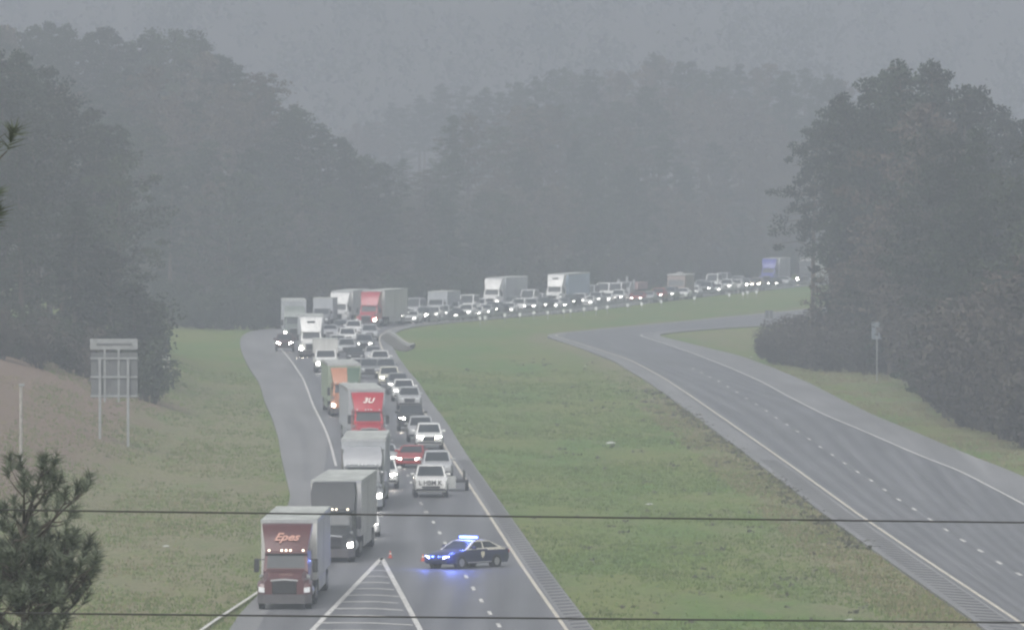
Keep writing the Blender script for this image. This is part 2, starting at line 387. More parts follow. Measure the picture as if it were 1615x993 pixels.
def dash(p, ang, parent, L=3.0, w=.15):
    d = np.array([math.sin(ang), math.cos(ang)]); n = np.array([d[1], -d[0]]); c = np.array([p[0], p[1]])
    mb = MB(); q = [c - d * L / 2 - n * w / 2, c - d * L / 2 + n * w / 2, c + d * L / 2 + n * w / 2, c + d * L / 2 - n * w / 2]
    mb.loft([[(*k, .014) for k in q], [(*k, .03) for k in q]]); mb.build("lane_dash", M_WHITE, parent, False)
zz = [(1005, 352), (1035, 396), (1067, 446), (1098, 497), (1125, 548), (1156, 600), (1190, 655), (1227, 712), (1262, 769), (1302, 830), (1343, 890), (1387, 950)]
for (a, c_) in zz:
    p = fp(340 + a / 3.106, 680 + c_ / 3.106); dash(p, heading(LR, p.y), road_l, 3.2, .17)
for k in range(26):
    y = 548 + k * 12.2; x = np.interp(y, LR[:, 1], LR[:, 0]) - 4.75 ; dash((x, y), heading(LR, y), road_l)
zr = [(490, 196), (515, 208), (541, 222), (568, 235), (596, 251), (624, 268), (653, 287), (683, 305), (714, 325), (744, 346), (777, 367), (809, 388), (844, 411), (878, 435), (915, 459), (953, 485), (992, 511), (1033, 537), (1075, 566), (1118, 596), (1165, 625), (1213, 656), (1262, 688), (1313, 720), (1367, 752), (1424, 788), (1485, 823), (1550, 860)]
for (a, c_) in zr:
    p = fp(840 + a / 1.9355, 480 + c_ / 1.9355); dash(p, heading(RLline, p.y), road_r, 3.2, .17)
# painted gore between the exit lane and the through lanes
tip, gl, gr_ = fp(602, 880), fp(500, 986), fp(661, 990)
def seg(name, a, b_, w, parent, z=.034):
    a = np.array(a[:2]); b_ = np.array(b_[:2]); Q = np.linspace(a, b_, 6); return line_strip(name, Q, w, parent, z)
ext = lambda a, b_, k: a + (b_ - a) * k
seg("gore_line", ext(gl, tip, -1.2), tip, .24, road_l); seg("gore_line", ext(gr_, tip, -1.2), ext(gr_, tip, 1.0), .24, road_l)
for k in np.linspace(.12, 2.1, 22):
    a = tip + (gl - tip) * k; b_ = tip + (gr_ - tip) * k; mm = (a + b_) / 2 + Vector((0, 1.2, 0))
    Q = np.array([(a.x + .12, a.y), (mm.x, mm.y), (b_.x - .12, b_.y)]); nn = np.array([0, 1.])
    Q = resample(Q, .5, .8); mb = MB()
    mb.loft([[(x, y - .26, .024), (x, y + .26, .024), (x, y + .26, .031), (x, y - .26, .031)] for x, y in Q]); mb.build("gore_bar", M_WHITE, road_l, False)
# rumble strips: milled grooves across the two median shoulders
def rumble(Q, off0, off1, y0, y1, step, parent, sk):
    mb = MB(); y = y0
    while y < y1:
        x = float(by_y(Q, y)); h_ = heading(Q, y); d = Vector((math.sin(h_), math.cos(h_), 0)); n = Vector((d.y, -d.x, 0)); c = Vector((x, y, 0))
        a = c + n * off0 - d * sk; b_ = c + n * off1 + d * sk; e = d * .55
        mb.loft([[a - e + Vector((0, 0, .008)), b_ - e + Vector((0, 0, .008)), b_ + e + Vector((0, 0, .008)), a + e + Vector((0, 0, .008))],
                 [a - e + Vector((0, 0, .016)), b_ - e + Vector((0, 0, .016)), b_ + e + Vector((0, 0, .016)), a + e + Vector((0, 0, .016))]])
        y += step
    o = mb.build("rumble_strip", M_RUMBLE, parent, False); o["kind"] = "structure"
rumble(RLline, -1.55, -.45, 396, 640, 3.0, road_r, -.9)
rumble(LR, -.85, -.1, 396, 640, 3.0, road_l, .5)
# bare worn strip in the median by the bend
mb = MB(); A = [fp(*p) for p in [(598, 531), (610, 541), (624, 550), (640, 553)]]; B = [fp(*p) for p in [(612, 526), (625, 534), (636, 543), (650, 549)]]
for L_, nm, mm_ in ((list(zip(A, B)), "bare_soil", mat("bare_soil", (.12, .115, .10), .9, 0, .2, 1.)),):
    mb.loft([[a + Vector((0, 0, -.2)), b_ + Vector((0, 0, -.2)), b_ + Vector((0, 0, .02)), a + Vector((0, 0, .02))] for a, b_ in L_])
    struct(mb.build(nm, mm_), "worn dark strip of bare soil in the median by the bend")
mb = MB(); pts = [fp(*p) + Vector((0, 0, .12)) for p in [(614, 525.5), (627, 533.5), (638, 542.5), (650, 548.5), (652, 545.5)]]
mb.tube(pts, .26, 6); struct(mb.build("kerb", mat("kerb_concrete", (.36, .36, .34), .8, 0, .15, 2.)), "pale kerb along the bare strip in the median")

# ------------------------------------------------------------------ cars
def ring_body(y, w, z0, z1, sh=.10, crown=.03, tuck=.92):
    """cross-section of a car body at y: half-width w, sill z0, shoulder z1"""
    return [(-w * tuck, y, z0), (-w, y, z0 + (z1 - z0) * .25), (-w * 1.0, y, z0 + (z1 - z0) * .62), (-w * .975, y, z1 - sh * .6), (-w * .90, y, z1 - .015), (-w * .45, y, z1 + crown),
            (w * .45, y, z1 + crown), (w * .90, y, z1 - .015), (w * .975, y, z1 - sh * .6), (w * 1.0, y, z0 + (z1 - z0) * .62), (w, y, z0 + (z1 - z0) * .25), (w * tuck, y, z0)]
SPECS = {
 'sedan':  dict(L=4.85, W=1.86, H=1.46, hood=.78, cowl=.98, yc=1.35, ywt=2.15, yrt=3.35, yrb=4.25, deck=1.04, wb=(.92, 3.72), r=.33, gw=.80),
 'hatch':  dict(L=4.4, W=1.80, H=1.55, hood=.84, cowl=1.02, yc=1.15, ywt=1.95, yrt=3.8, yrb=4.25, deck=1.02, wb=(.85, 3.5), r=.33, gw=.80),
 'suv':    dict(L=4.85, W=1.94, H=1.80, hood=1.04, cowl=1.16, yc=1.35, ywt=2.0, yrt=4.45, yrb=4.78, deck=1.12, wb=(.92, 3.8), r=.38, gw=.80),
 'van':    dict(L=5.5, W=2.02, H=2.35, hood=1.05, cowl=1.28, yc=.95, ywt=1.75, yrt=5.3, yrb=5.42, deck=1.25, wb=(.92, 4.5), r=.36, gw=.88),
 'pickup': dict(L=5.85, W=2.02, H=1.92, hood=1.14, cowl=1.26, yc=1.6, ywt=2.25, yrt=3.75, yrb=3.92, deck=1.24, wb=(1.0, 4.7), r=.40, gw=.80),
}
_cache = {}
def car_meshes(kind):
    if kind in _cache: return _cache[kind]
    s = SPECS[kind]; L, W, Hh = s['L'], s['W'] / 2, s['H']; D = {}
    low = .26 if kind in ('sedan', 'hatch') else .34
    hz, cz = s['hood'], s['cowl']
    b = MB()
    st = [(.0, W * .80, low + .08, hz - .22), (.05, W * .88, low + .02, hz - .10), (.22, W * .955, low, hz - .02), (s['yc'] * .6, W, low, hz + (cz - hz) * .55), (s['yc'], W, low, cz)]
    if kind == 'pickup':
        st += [(s['yrb'], W, low, s['deck']), (s['yrb'] + .02, W, low, .80), (L - .10, W, low, .80), (L - .02, W * .97, low + .05, .80)]
    else:
        st += [(s['yrt'], W, low, s['deck']), (s['yrb'], W, low, s['deck']), (L - .12, W * .95, low, s['deck'] - .05), (L, W * .86, low + .08, s['deck'] - .22)]
    rr = [ring_body(*q) for q in st]
    b.loft(rr); D['body'] = b.mesh('body', True, 32)
    if kind == 'pickup':
        g = MB()
        for sx in (-1, 1): g.box(*sorted((sx * (W - .10), sx * W * .995)), s['yrb'] + .04, L - .04, .72, s['deck'], .03)
        g.box(-W + .1, W - .1, L - .10, L - .03, .72, s['deck'] - .02, .02); D['cargo_bed'] = g.mesh('cargo_bed', True)
    # cabin: body-coloured pillars and roof with glass plates set on its faces
    wb_, wt = W * .93, W * s['gw'] * .94
    zt = Hh
    base = [(-wb_, s['yc'] - .03, cz - .02), (wb_, s['yc'] - .03, cz - .02), (wb_, s['yrb'], s['deck'] - .02), (-wb_, s['yrb'], s['deck'] - .02)]
    top = [(-wt, s['ywt'], zt - .06), (wt, s['ywt'], zt - .06), (wt, s['yrt'], zt - .07), (-wt, s['yrt'], zt - .07)]
    cab = MB(); cab.loft([base, top]); D['cabin_frame'] = cab.mesh('cabin_frame', True, 25)
    rf = MB(); y0, y1 = s['ywt'] - .04, s['yrt'] + .05
    rf.loft([[(-wt * k1, y, z) , (-wt * k1 * .8, y, z + c_), (0, y, z + c_ * 1.3), (wt * k1 * .8, y, z + c_), (wt * k1, y, z), (wt * .5, y, z - .04), (-wt * .5, y, z - .04)]
             for y, k1, z, c_ in ((y0, .96, zt - .07, .015), (y0 + .18, 1.0, zt - .045, .03), ((y0 + y1) / 2, 1.01, zt - .04, .035), (y1 - .2, 1.0, zt - .045, .03), (y1, .96, zt - .08, .012))])
    D['roof'] = rf.mesh('roof', True, 40)
    ws = MB(); ws.panel([base[0], base[1], top[1], top[0]], (.06, .94, .06, .95), .012, .01); D['windshield'] = ws.mesh('windshield', False)
    rw = MB(); rw.panel([base[2], base[3], top[3], top[2]], (.07, .93, .1, .9), .012, .01); D['rear_window'] = rw.mesh('rear_window', False)
    for nm, c4 in (('R', [base[1], base[2], top[2], top[1]]), ('L', [base[3], base[0], top[0], top[3]])):
        for k, (u0, u1) in enumerate(((.06, .46), (.51, .93)) if nm == 'R' else ((.07, .49), (.54, .94))):
            p = MB(); p.panel(c4, (u0, u1, .12, .90), .010, .01); D['side_window', nm, k] = p.mesh('side_window', False)
    zl = hz - .19
    gl_ = MB(); gl_.box(-W * .44, W * .44, -.012, .08, zl - (.20 if low < .3 else .26), zl + .07, .02); D['grille'] = gl_.mesh('grille')
    bp = MB(); bp.loft([[(-W * .82, -.03, low + .10), (W * .82, -.03, low + .10), (W * .82, -.03, low + .23), (-W * .82, -.03, low + .23)], [(-W * .97, .30, low + .04), (W * .97, .30, low + .04), (W * .97, .30, low + .26), (-W * .97, .30, low + .26)]]); D['bumper'] = bp.mesh('bumper')
    for sx in (-1, 1):
        h_ = MB(); xa, xb = sx * W * .50, sx * W * .86
        h_.loft([[(xa, -.02, zl - .05), (xb, .06, zl - .04), (xb, .06, zl + .09), (xa, -.02, zl + .08)], [(xa, .12, zl - .05), (xb, .2, zl - .04), (xb, .2, zl + .09), (xa, .12, zl + .08)]]); D['headlight', sx] = h_.mesh('headlight')
        t_ = MB(); t_.box(*sorted((sx * W * .62, sx * W * .90)), L - .10, L + .01, s['deck'] - .30, s['deck'] - .14, .015); D['tail_light', sx] = t_.mesh('tail_light')
        mr = MB(); mr.box(*sorted((sx * (W * .93), sx * (W + .20))), s['yc'] + .42, s['yc'] + .56, cz + .03, cz + .19, .035); D['mirror', sx] = mr.mesh('mirror')
    tw = MB(); tw.cyl((-.12, 0, 0), (.12, 0, 0), s['r'], n=18); D['tyre'] = tw.mesh('tyre', True, 50)
    ri = MB(); ri.cyl((-.128, 0, 0), (.128, 0, 0), s['r'] * .62, s['r'] * .62, 14)
    D['rim'] = ri.mesh('rim', True, 50)
    ar = MB(); ar.cyl((-.13, 0, 0), (.112, 0, 0), s['r'] * 1.16, n=18); D['wheel_arch'] = ar.mesh('wheel_arch', True, 50)
    _cache[kind] = D; return D
def add_car(kind, pnt, label, cat, loc, h, lights='lit', group='vehicles stopped in the queue', scale=1., roofpaint=None, name=None):
    D = car_meshes(kind); s = SPECS[kind]; W = s['W'] / 2
    t = thing(name or {'sedan': 'sedan', 'hatch': 'hatchback', 'suv': 'suv', 'van': 'van', 'pickup': 'pickup_truck'}[kind], label, cat, loc, -h, group, scale)
    body = link('body', D['body'], None, t); setmat(body, pnt)
    fr = link('cabin_frame', D['cabin_frame'], None, t); setmat(fr, pnt)
    rf = link('roof', D['roof'], None, t); setmat(rf, roofpaint or pnt)
    if 'cargo_bed' in D: setmat(link('cargo_bed', D['cargo_bed'], None, t), pnt)
    for k, me in D.items():
        k0 = k if isinstance(k, str) else k[0]
        if k0 in ('windshield', 'rear_window', 'side_window'): setmat(link(k0, me, None, t), M_GLASS)
        elif k0 == 'grille': setmat(link(k0, me, None, t), M_BLACK)
        elif k0 == 'bumper': setmat(link(k0, me, None, t), M_BLACK if kind in ('suv', 'pickup', 'van') else pnt)
        elif k0 == 'headlight': setmat(link(k0, me, None, t), {'lit': M_LIT, 'bright': M_BRIGHT, 'off': M_UNLIT}[lights])
        elif k0 == 'tail_light': setmat(link(k0, me, None, t), M_TAIL)
        elif k0 == 'mirror': setmat(link(k0, me, None, t), pnt)
    for sx in (-1, 1):
        for y in s['wb']:
            w = link('wheel', D['tyre'], None, t); setmat(w, M_RUB); w.location = (sx * (W - .10), y, s['r'])
            if sx < 0: w.rotation_euler = (0, 0, math.pi)
            setmat(link('rim', D['rim'], None, w), M_RIM); setmat(link('wheel_arch', D['wheel_arch'], None, w), M_BLACK)
    return t
def setmat(o, m):
    if not o.data.materials: o.data.materials.append(m)
    o.material_slots[0].link = 'OBJECT'; o.material_slots[0].material = m; return o

# ------------------------------------------------------------------ lorries
def wheel(parent, x, y, r, w, rim=M_RIM):
    mb = MB(); mb.cyl((x - w / 2, y, r), (x + w / 2, y, r), r, n=20); o = mb.build('wheel', M_RUB, parent, True, 50)
    k = MB(); k.cyl((x - w / 2 - .01, y, r), (x + w / 2 + .01, y, r), r * .56, n=14); k.build('rim', rim, o, True, 50); return o
def semi(label, loc, h, colour, long_nose=False, roof='aero', cabh=3.85, trailer=M_TRAILER, troof=None, tlen=16.1, txt=None, lights='lit', fair=None, bunk=False, scale=1., chrome=False, markers=False, tdz=0., half=None, group='lorries in the queue', deflector=None):
    t = thing('semi_truck', label, 'truck', loc, -h, group, scale)
    nose = 2.55 if long_nose else 1.9
    yw = nose - .15; yt = yw + (.35 if long_nose else .62); ys_ = nose + 2.9
    zc, zr = 1.78, 2.52
    ch = MB(); ch.box(-.45, .45, .6, nose + 6.0, .62, .92, .02); ch.build('chassis', M_DARK, t)
    hd = MB()
    wf = .86 if long_nose else .90
    hd.loft([[(-wf, .16, .62), (wf, .16, .62), (wf, .16, 1.22), (wf * .86, .20, 1.40), (-wf * .86, .20, 1.40), (-wf, .16, 1.22)],
             [(-wf - .03, .55, .62), (wf + .03, .55, .62), (wf + .04, .55, 1.40), (wf * .86, .55, 1.55), (-wf * .86, .55, 1.55), (-wf - .04, .55, 1.40)],
             [(-1.02, yw, .62), (1.02, yw, .62), (1.02, yw, 1.55), (.84, yw, zc), (-.84, yw, zc), (-1.02, yw, 1.55)]])
    hd.build('hood', colour, t, True, 30)
    for sx in (-1, 1):
        fd = MB(); ring = lambda y, x1, z0, z1: [(sx * .70, y, z0), (sx * x1, y, z0), (sx * x1, y, z1 - .10), (sx * (x1 - .12), y, z1), (sx * .70, y, z1)][::sx]
        fd.loft([ring(.20, 1.12, .50, 1.02), ring(.34, 1.22, .46, 1.20), ring(.85, 1.24, .95, 1.34), ring(1.30, 1.24, 1.0, 1.34), ring(1.75, 1.22, .50, 1.20)])
        fd.build('fender', colour, t, True, 35)
        hl = MB(); hl.loft([[(sx * .90, .10, .78), (sx * 1.17, .16, .80), (sx * 1.17, .18, 1.04), (sx * .90, .12, 1.00)][::sx], [(sx * .90, .30, .78), (sx * 1.17, .36, .80), (sx * 1.17, .36, 1.04), (sx * .90, .30, 1.00)][::sx]])
        lm = lights if isinstance(lights, tuple) else (lights, lights)
        hl.build('headlight', {'lit': M_LIT, 'bright': M_BRIGHT, 'off': M_UNLIT}[lm[0 if sx < 0 else 1]], t)
    gr = MB(); gr.box(-.56, .56, .10, .24, .72, 1.30, .03); g_o = gr.build('grille', M_BLACK, t)
    sl = MB()
    for k in range(7): sl.box(-.52, .52, .075, .11, .77 + k * .075, .79 + k * .075)
    o_ = sl.build('grille_bars', M_CHROME if chrome else M_DARK, g_o); o_["kind"] = "stuff"
    gs = MB(); gs.loft([[(-.62, .10, 1.29), (-.62, .10, 1.36), (-.62, .22, 1.36), (-.62, .22, 1.29)], [(0, .07, 1.34), (0, .07, 1.42), (0, .2, 1.42), (0, .2, 1.34)], [(.62, .10, 1.29), (.62, .10, 1.36), (.62, .22, 1.36), (.62, .22, 1.29)]]); gs.build('grille_trim', M_ALU, t)
    bu = MB(); bu.loft([[(-1.22, .22, .30), (-1.22, .30, .72), (-1.22, .55, .72), (-1.22, .55, .30)], [(-.95, .02, .28), (-.95, .02, .70), (-.95, .4, .70), (-.95, .4, .28)], [(.95, .02, .28), (.95, .02, .70), (.95, .4, .70), (.95, .4, .28)], [(1.22, .22, .30), (1.22, .30, .72), (1.22, .55, .72), (1.22, .55, .30)]])
    bu.build('bumper', M_CHROME if chrome else mat('bumper_grey', (.09, .085, .088), .5, 0, .1, 3), t)
    cb = MB()
    base = [(-1.03, yw, zc - .1), (1.03, yw, zc - .1), (1.10, ys_, zc - .1), (-1.10, ys_, zc - .1)]
    top = [(-.95, yt, zr + .05), (.95, yt, zr + .05), (1.08, ys_, zr + .05), (-1.08, ys_, zr + .05)]
    low = [(-1.03, yw, .75), (1.03, yw, .75), (1.10, ys_, .75), (-1.10, ys_, .75)]
    cb.loft([low, base, top]); cb.build('cab', colour, t, True, 25)
    ws = MB(); ws.panel([base[0], base[1], top[1], top[0]], (.07, .93, .16, .93), .012, .01); ws.build('windshield', M_GLASS, t, False)
    vs = MB(); vs.loft([[(-.96, yt - .22, zr - .05), (.96, yt - .22, zr - .05), (.96, yt - .20, zr + .04), (-.96, yt - .20, zr + .04)], [(-.96, yt + .1, zr), (.96, yt + .1, zr), (.96, yt + .1, zr + .1), (-.96, yt + .1, zr + .1)]]); vs.build('sun_visor', colour, t)
    for sx in (-1, 1):
        a, b_ = (1, 2) if sx > 0 else (0, 3)
        c4 = [base[a], base[b_], top[b_], top[a]] if sx > 0 else [base[b_], base[a], top[a], top[b_]]
        p = MB(); p.panel(c4, (.10, .44, .2, .88) if sx > 0 else (.56, .90, .2, .88), .012, .01); p.build('side_window', M_GLASS, t, False)
        m_ = MB(); m_.box(*sorted((sx * 1.22, sx * 1.46)), yw + .15, yw + .30, 1.62, 2.25, .04); m_.cyl((sx * 1.0, yw + .3, 2.2), (sx * 1.36, yw + .22, 2.2), .025); m_.build('mirror', M_BLACK if not chrome else M_CHROME, t)
        hm = MB(); hm.box(*sorted((sx * .98, sx * 1.16)), .62, .72, 1.40, 1.58, .03); hm.cyl((sx * 1.02, .7, 1.3), (sx * 1.06, .68, 1.45), .02); hm.build('hood_mirror', M_CHROME, t)
        ft = MB(); ft.cyl((sx * .92, nose + .55, .72), (sx * .92, nose + 2.4, .72), .30, n=14); ft.build('fuel_tank', M_ALU, t, True, 40)
        wheel(t, sx * 1.06, 1.18, .52, .28)
        for y in (nose + 4.0, nose + 5.3): wheel(t, sx * .93, y, .52, .56)
    yf = ys_
    zf = cabh
    f = fair or colour
    if roof == 'aero':       # high sloped roof that rises over the windscreen into a tall sleeper
        fr = MB(); n_ = 7; rings = []
        prof = [(0, 0), (.16, .22), (.36, .50), (.58, .76), (.80, .93), (1.0, 1.0)]
        y0, y1 = yt - .05, yt + 1.15
        for a, b_ in prof:
            y = y0 + (y1 - y0) * a; z = zr + .03 + (zf - zr - .03) * b_; wx = .95 + .20 * b_
            rings.append([(-wx, y, z), (-wx * .5, y - .05, z + .015), (0, y - .07, z + .02), (wx * .5, y - .05, z + .015), (wx, y, z), (wx, ys_, z - .03), (-wx, ys_, z - .03)])
        fr.loft(rings); fr.build('roof_fairing', f, t, True, 40)
        if half:             # the right half of the fairing carries a second colour
            hf = MB(); hf.loft([[(.12, y - .06 - .012, z + .03) , (p_[3][0], p_[3][1] - .014, z + .02), (p_[4][0] + .01, y - .012, z + .01), (p_[4][0] + .01, y + .5, z), (.12, y + .5, z - .01)] for p_ in rings for y, z in ((p_[0][1], p_[0][2]),)])
            hf.build('fairing_panel', half, t, True, 40)
        if txt:
            s_, size, shear, dx, dz, wm = txt
            ang = math.atan2((zf - zr) * .52, (y1 - y0) * .44)
            k = .5; yy = y0 + (y1 - y0) * (.16 + dz * .42) ; zz_ = zr + .03 + (zf - zr) * (.22 + dz * .54)
            text_part(s_, size, shear, wm, t, (dx, yy - .125, zz_ + .03), ang)
        if deflector:
            d_ = MB(); d_.box(-.40, .40, y0 + .42, y0 + .60, zr + (zf - zr) * .60, zr + (zf - zr) * .60 + .20, .03); d_.build('roof_window', M_GLASS, t)
    else:                    # flat-topped tall sleeper box behind a low cab
        fr = MB(); fr.loft([[(-1.08, yt + .05, zr), (1.08, yt + .05, zr), (1.08, ys_, zr), (-1.08, ys_, zr)], [(-1.14, yt + .35, zf - .5), (1.14, yt + .35, zf - .5), (1.12, ys_, zf - .5), (-1.12, ys_, zf - .5)], [(-1.06, yt + .8, zf), (1.06, yt + .8, zf), (1.06, ys_, zf), (-1.06, ys_, zf)]]); fr.build('roof_fairing', f, t, True, 30)
    for x in (-.78, -.2, 0, .2, .78):
        k = MB(); k.box(x - .05, x + .05, yt - .27, yt - .12, zr + .05, zr + .14, .02); k.build('marker_light', M_AMBER if markers else M_UNLIT, t)
    if chrome:
        for sx in (-1, 1): k = MB(); k.cyl((sx * 1.16, nose + 1.0, .9), (sx * 1.16, nose + 1.0, zf - .1), .07, n=10); k.build('exhaust_stack', M_CHROME, t, True, 50)
    # the coupled trailer
    if trailer is not None:
        y0 = ys_ + .75; y1 = y0 + tlen; zt = 4.02 + tdz
        tr = MB(); tr.box(-1.29, 1.29, y0, y1, 1.10, zt - .03, .03); T = tr.build('trailer', trailer, t)
        tp = MB(); tp.box(-1.27, 1.27, y0 + .02, y1 - .02, zt - .029, zt, .01); tp.build('trailer_roof', troof or M_TRROOF, T)
        rl = MB()
        for sx in (-1, 1): rl.box(*sorted((sx * 1.291, sx * 1.315)), y0, y1, zt - .16, zt - .02)
        rl.box(-1.3, 1.3, y0 - .015, y0, zt - .16, zt - .02); rl.build('top_rail', M_ALU, T)
        rb = MB()
        for sx in (-1, 1):
            y = y0 + .8
            while y < y1 - .3: rb.box(*sorted((sx * 1.29, sx * 1.304)), y, y + .05, 1.15, zt - .17); y += 1.22
        rb.build('side_ribs', trailer, T)["kind"] = "stuff"
        sk = MB()
        for sx in (-1, 1): sk.box(*sorted((sx * 1.2, sx * 1.23)), y0 + 3.6, y1 - 4.2, .45, 1.1)
        sk.build('side_skirt', trailer, T)
        for sx in (-1, 1):
            for y in (y1 - 2.9, y1 - 1.6): wheel(T, sx * .95, y, .50, .54)
            lg = MB(); lg.box(*sorted((sx * .75, sx * .9)), y0 + 2.6, y0 + 2.75, .3, 1.1); lg.build('landing_leg', M_DARK, T)
    return t
def box_truck(label, loc, h, colour, boxm, L=7.2, Hh=3.3, W=2.35, lights='lit', name='box_truck', cat='truck'):
    t = thing(name, label, cat, loc, -h, 'vehicles stopped in the queue'); w = W / 2
    cb = MB(); cb.loft([[(-.9, .05, .55), (.9, .05, .55), (.9, .05, 1.15), (-.9, .05, 1.15)], [(-1.0, .35, .5), (1.0, .35, .5), (1.0, .35, 1.32), (-1.0, .35, 1.32)], [(-1.0, 1.0, .5), (1.0, 1.0, .5), (1.0, 1.0, 1.42), (-1.0, 1.0, 1.42)], [(-.92, 1.6, .5), (.92, 1.6, .5), (.9, 1.6, 2.1), (-.9, 1.6, 2.1)], [(-.92, 2.5, .5), (.92, 2.5, .5), (.9, 2.5, 2.12), (-.9, 2.5, 2.12)]])
    cb.build('cab', colour, t, True, 30)
    p = MB(); p.panel([(-1, 1.0, 1.42), (1, 1.0, 1.42), (.9, 1.6, 2.1), (-.9, 1.6, 2.1)], (.06, .94, .06, .94), .012, .01); p.build('windshield', M_GLASS, t, False)
    g = MB(); g.box(-.5, .5, .02, .12, .7, 1.05, .02); g.build('grille', M_BLACK, t)
    b = MB(); b.box(-1.02, 1.02, -.03, .3, .38, .6, .03); b.build('bumper', M_DARK, t)
    for sx in (-1, 1):
        k = MB(); k.box(*sorted((sx * .58, sx * .88)), .0, .2, .78, 1.0, .02); k.build('headlight', {'lit': M_LIT, 'off': M_UNLIT, 'bright': M_BRIGHT}[lights], t)
        k = MB(); k.box(*sorted((sx * 1.05, sx * 1.28)), 1.3, 1.42, 1.5, 1.85, .03); k.build('mirror', M_BLACK, t)
        wheel(t, sx * .88, .95, .40, .25); wheel(t, sx * .85, L - 1.7, .40, .45)
    bx = MB(); bx.box(-w, w, 2.55 if Hh < 3.6 else 1.55, L, .85, Hh, .04); B = bx.build('cargo_box', boxm, t)
    rf = MB(); rf.box(-w - .01, w + .01, 2.53 if Hh < 3.6 else 1.53, L + .01, Hh - .1, Hh + .01, .02); rf.build('cargo_roof', M_TRROOF, B)
    return t

P_WHITE, P_SILVER, P_GREY = paint("white", (.82, .82, .80)), paint("silver", (.44, .45, .46)), paint("grey", (.20, .21, .22))
P_DGREY, P_BLACK, P_RED = paint("slate", (.038, .041, .044), .5), paint("black", (.022, .022, .024)), paint("red", (.34, .035, .035))
P_MAROON, P_BLUE, P_NAVY, P_TRED = paint("maroon", (.085, .021, .023)), paint("blue", (.075, .085, .36)), paint("navy", (.020, .025, .068)), paint("truck_red", (.40, .014, .03))
P_CREAM, P_ORANGE, P_GREEN, P_TAN = paint("cream", (.74, .71, .60)), paint("orange", (.46, .20, .11)), paint("green", (.075, .13, .085)), paint("tan", (.34, .28, .23))
def hl(u, v, extra=0.): return heading(LR, fp(u, v).y) + extra
# ---- lorries (front bumper position in the photograph)
semi("maroon lorry with cream script on its roof fairing, foremost in the exit lane", fp(448, 961), R(1.1), P_MAROON, cabh=3.78, txt=("Epes", .60, .45, -.02, .5, mat("cream_lettering", (.55, .30, .24), .6)), lights='off', markers=True, trailer=M_TRAILER, tdz=-.12)
semi("slate grey long-nosed lorry right behind the maroon one", fp(520, 887), R(2.0), P_DGREY, long_nose=True, roof='box', cabh=3.92, markers=True, lights=('off', 'lit'), chrome=False, fair=paint("slate_light", (.045, .048, .052), .6), tdz=-.05)
semi("grey lorry with chrome nose and plain pale trailer, third from the front", fp(570, 806), R(.2), P_GREY, long_nose=True, roof='box', cabh=3.6, chrome=True, fair=paint("grey_light", (.30, .31, .33)), trailer=M_TRGREY, lights='lit')
semi("bright red lorry with white letters over its windscreen and grey trailer", fp(583, 706), hl(583, 706, R(-1.8)), P_TRED, cabh=3.8, txt=("3U", .62, .35, .0, .55, M_LET), trailer=M_TRGREY, lights='off')
semi("orange and green lorry with a pale roofed trailer behind the bright red one", fp(547, 657), hl(548, 657, R(-1.4)), P_ORANGE, cabh=3.75, fair=P_ORANGE, half=P_GREEN, trailer=mat("trailer_green", (.30, .36, .27), .5, 0, .1, .8), lights=('lit', 'off'))
semi("white lorry with a dark slit window high in its roof fairing, in the left lane", fp(491, 563), hl(491, 563, 0), P_WHITE, cabh=3.95, deflector=True, trailer=M_TRGREY, lights=('bright', 'off'))
semi("tall dull grey lorry at the left edge of the bend", fp(465, 537), hl(465, 537, R(-1.)), paint("dull_green_grey", (.17, .20, .18)), roof='box', cabh=3.7, trailer=M_TRGREY, lights=('lit', 'off'), tdz=.3)
semi("small headed white lorry at the bend between the grey lorry and the red lorry", fp(531, 513), R(6.), P_WHITE, cabh=3.8, lights='off', trailer=M_TRAILER)
semi("dull red lorry with one glaring headlight and white trailer at the bend", fp(577, 516), R(9.), paint("dull_red", (.42, .06, .08)), cabh=4.1, lights=('off', 'bright'), trailer=M_TRAILER, tdz=.25)
semi("white flat faced lorry with a grey trailer, middle of the far row", fp(771, 487), R(10.2), P_WHITE, cabh=3.9, roof='aero', trailer=M_TRGREY, lights=('off', 'lit'))
semi("white lorry with a dark roof window and pale blue trailer in the far row", fp(870, 482), R(10.6), P_WHITE, cabh=4.1, deflector=True, trailer=mat("trailer_blue", (.36, .45, .55), .5, 0, .08, .7), lights=('lit', 'off'), tdz=.15)
semi("blue lorry near the far right end of the queue", fp(1209, 449), R(9.5), P_BLUE, cabh=3.95, trailer=M_TRGREY, lights=('off', 'lit'), tlen=12)
semi("dark lorry with a pale roof strip and glaring headlight beside the trees, last in sight", fp(1268, 449), R(9.5), P_DGREY, roof='box', cabh=3.6, trailer=M_TRAILER, lights=('bright', 'off'), tdz=.1, tlen=12)
box_truck("white box van with big dark windscreen in the left lane behind the orange lorry", fp(514, 588), hl(514, 588), P_WHITE, M_TRAILER, Hh=3.15, W=2.35, lights='lit')
box_truck("grey box truck with pale roof among cars left of the far white lorries", fp(684, 499), R(10.2), P_SILVER, M_TRGREY, Hh=3.1, W=2.5, L=11.5, lights='off')
box_truck("small grey box truck between the tall grey lorry and the small headed white one", fp(505, 515), R(6), P_GREY, M_TRGREY, Hh=3.35, lights='off')
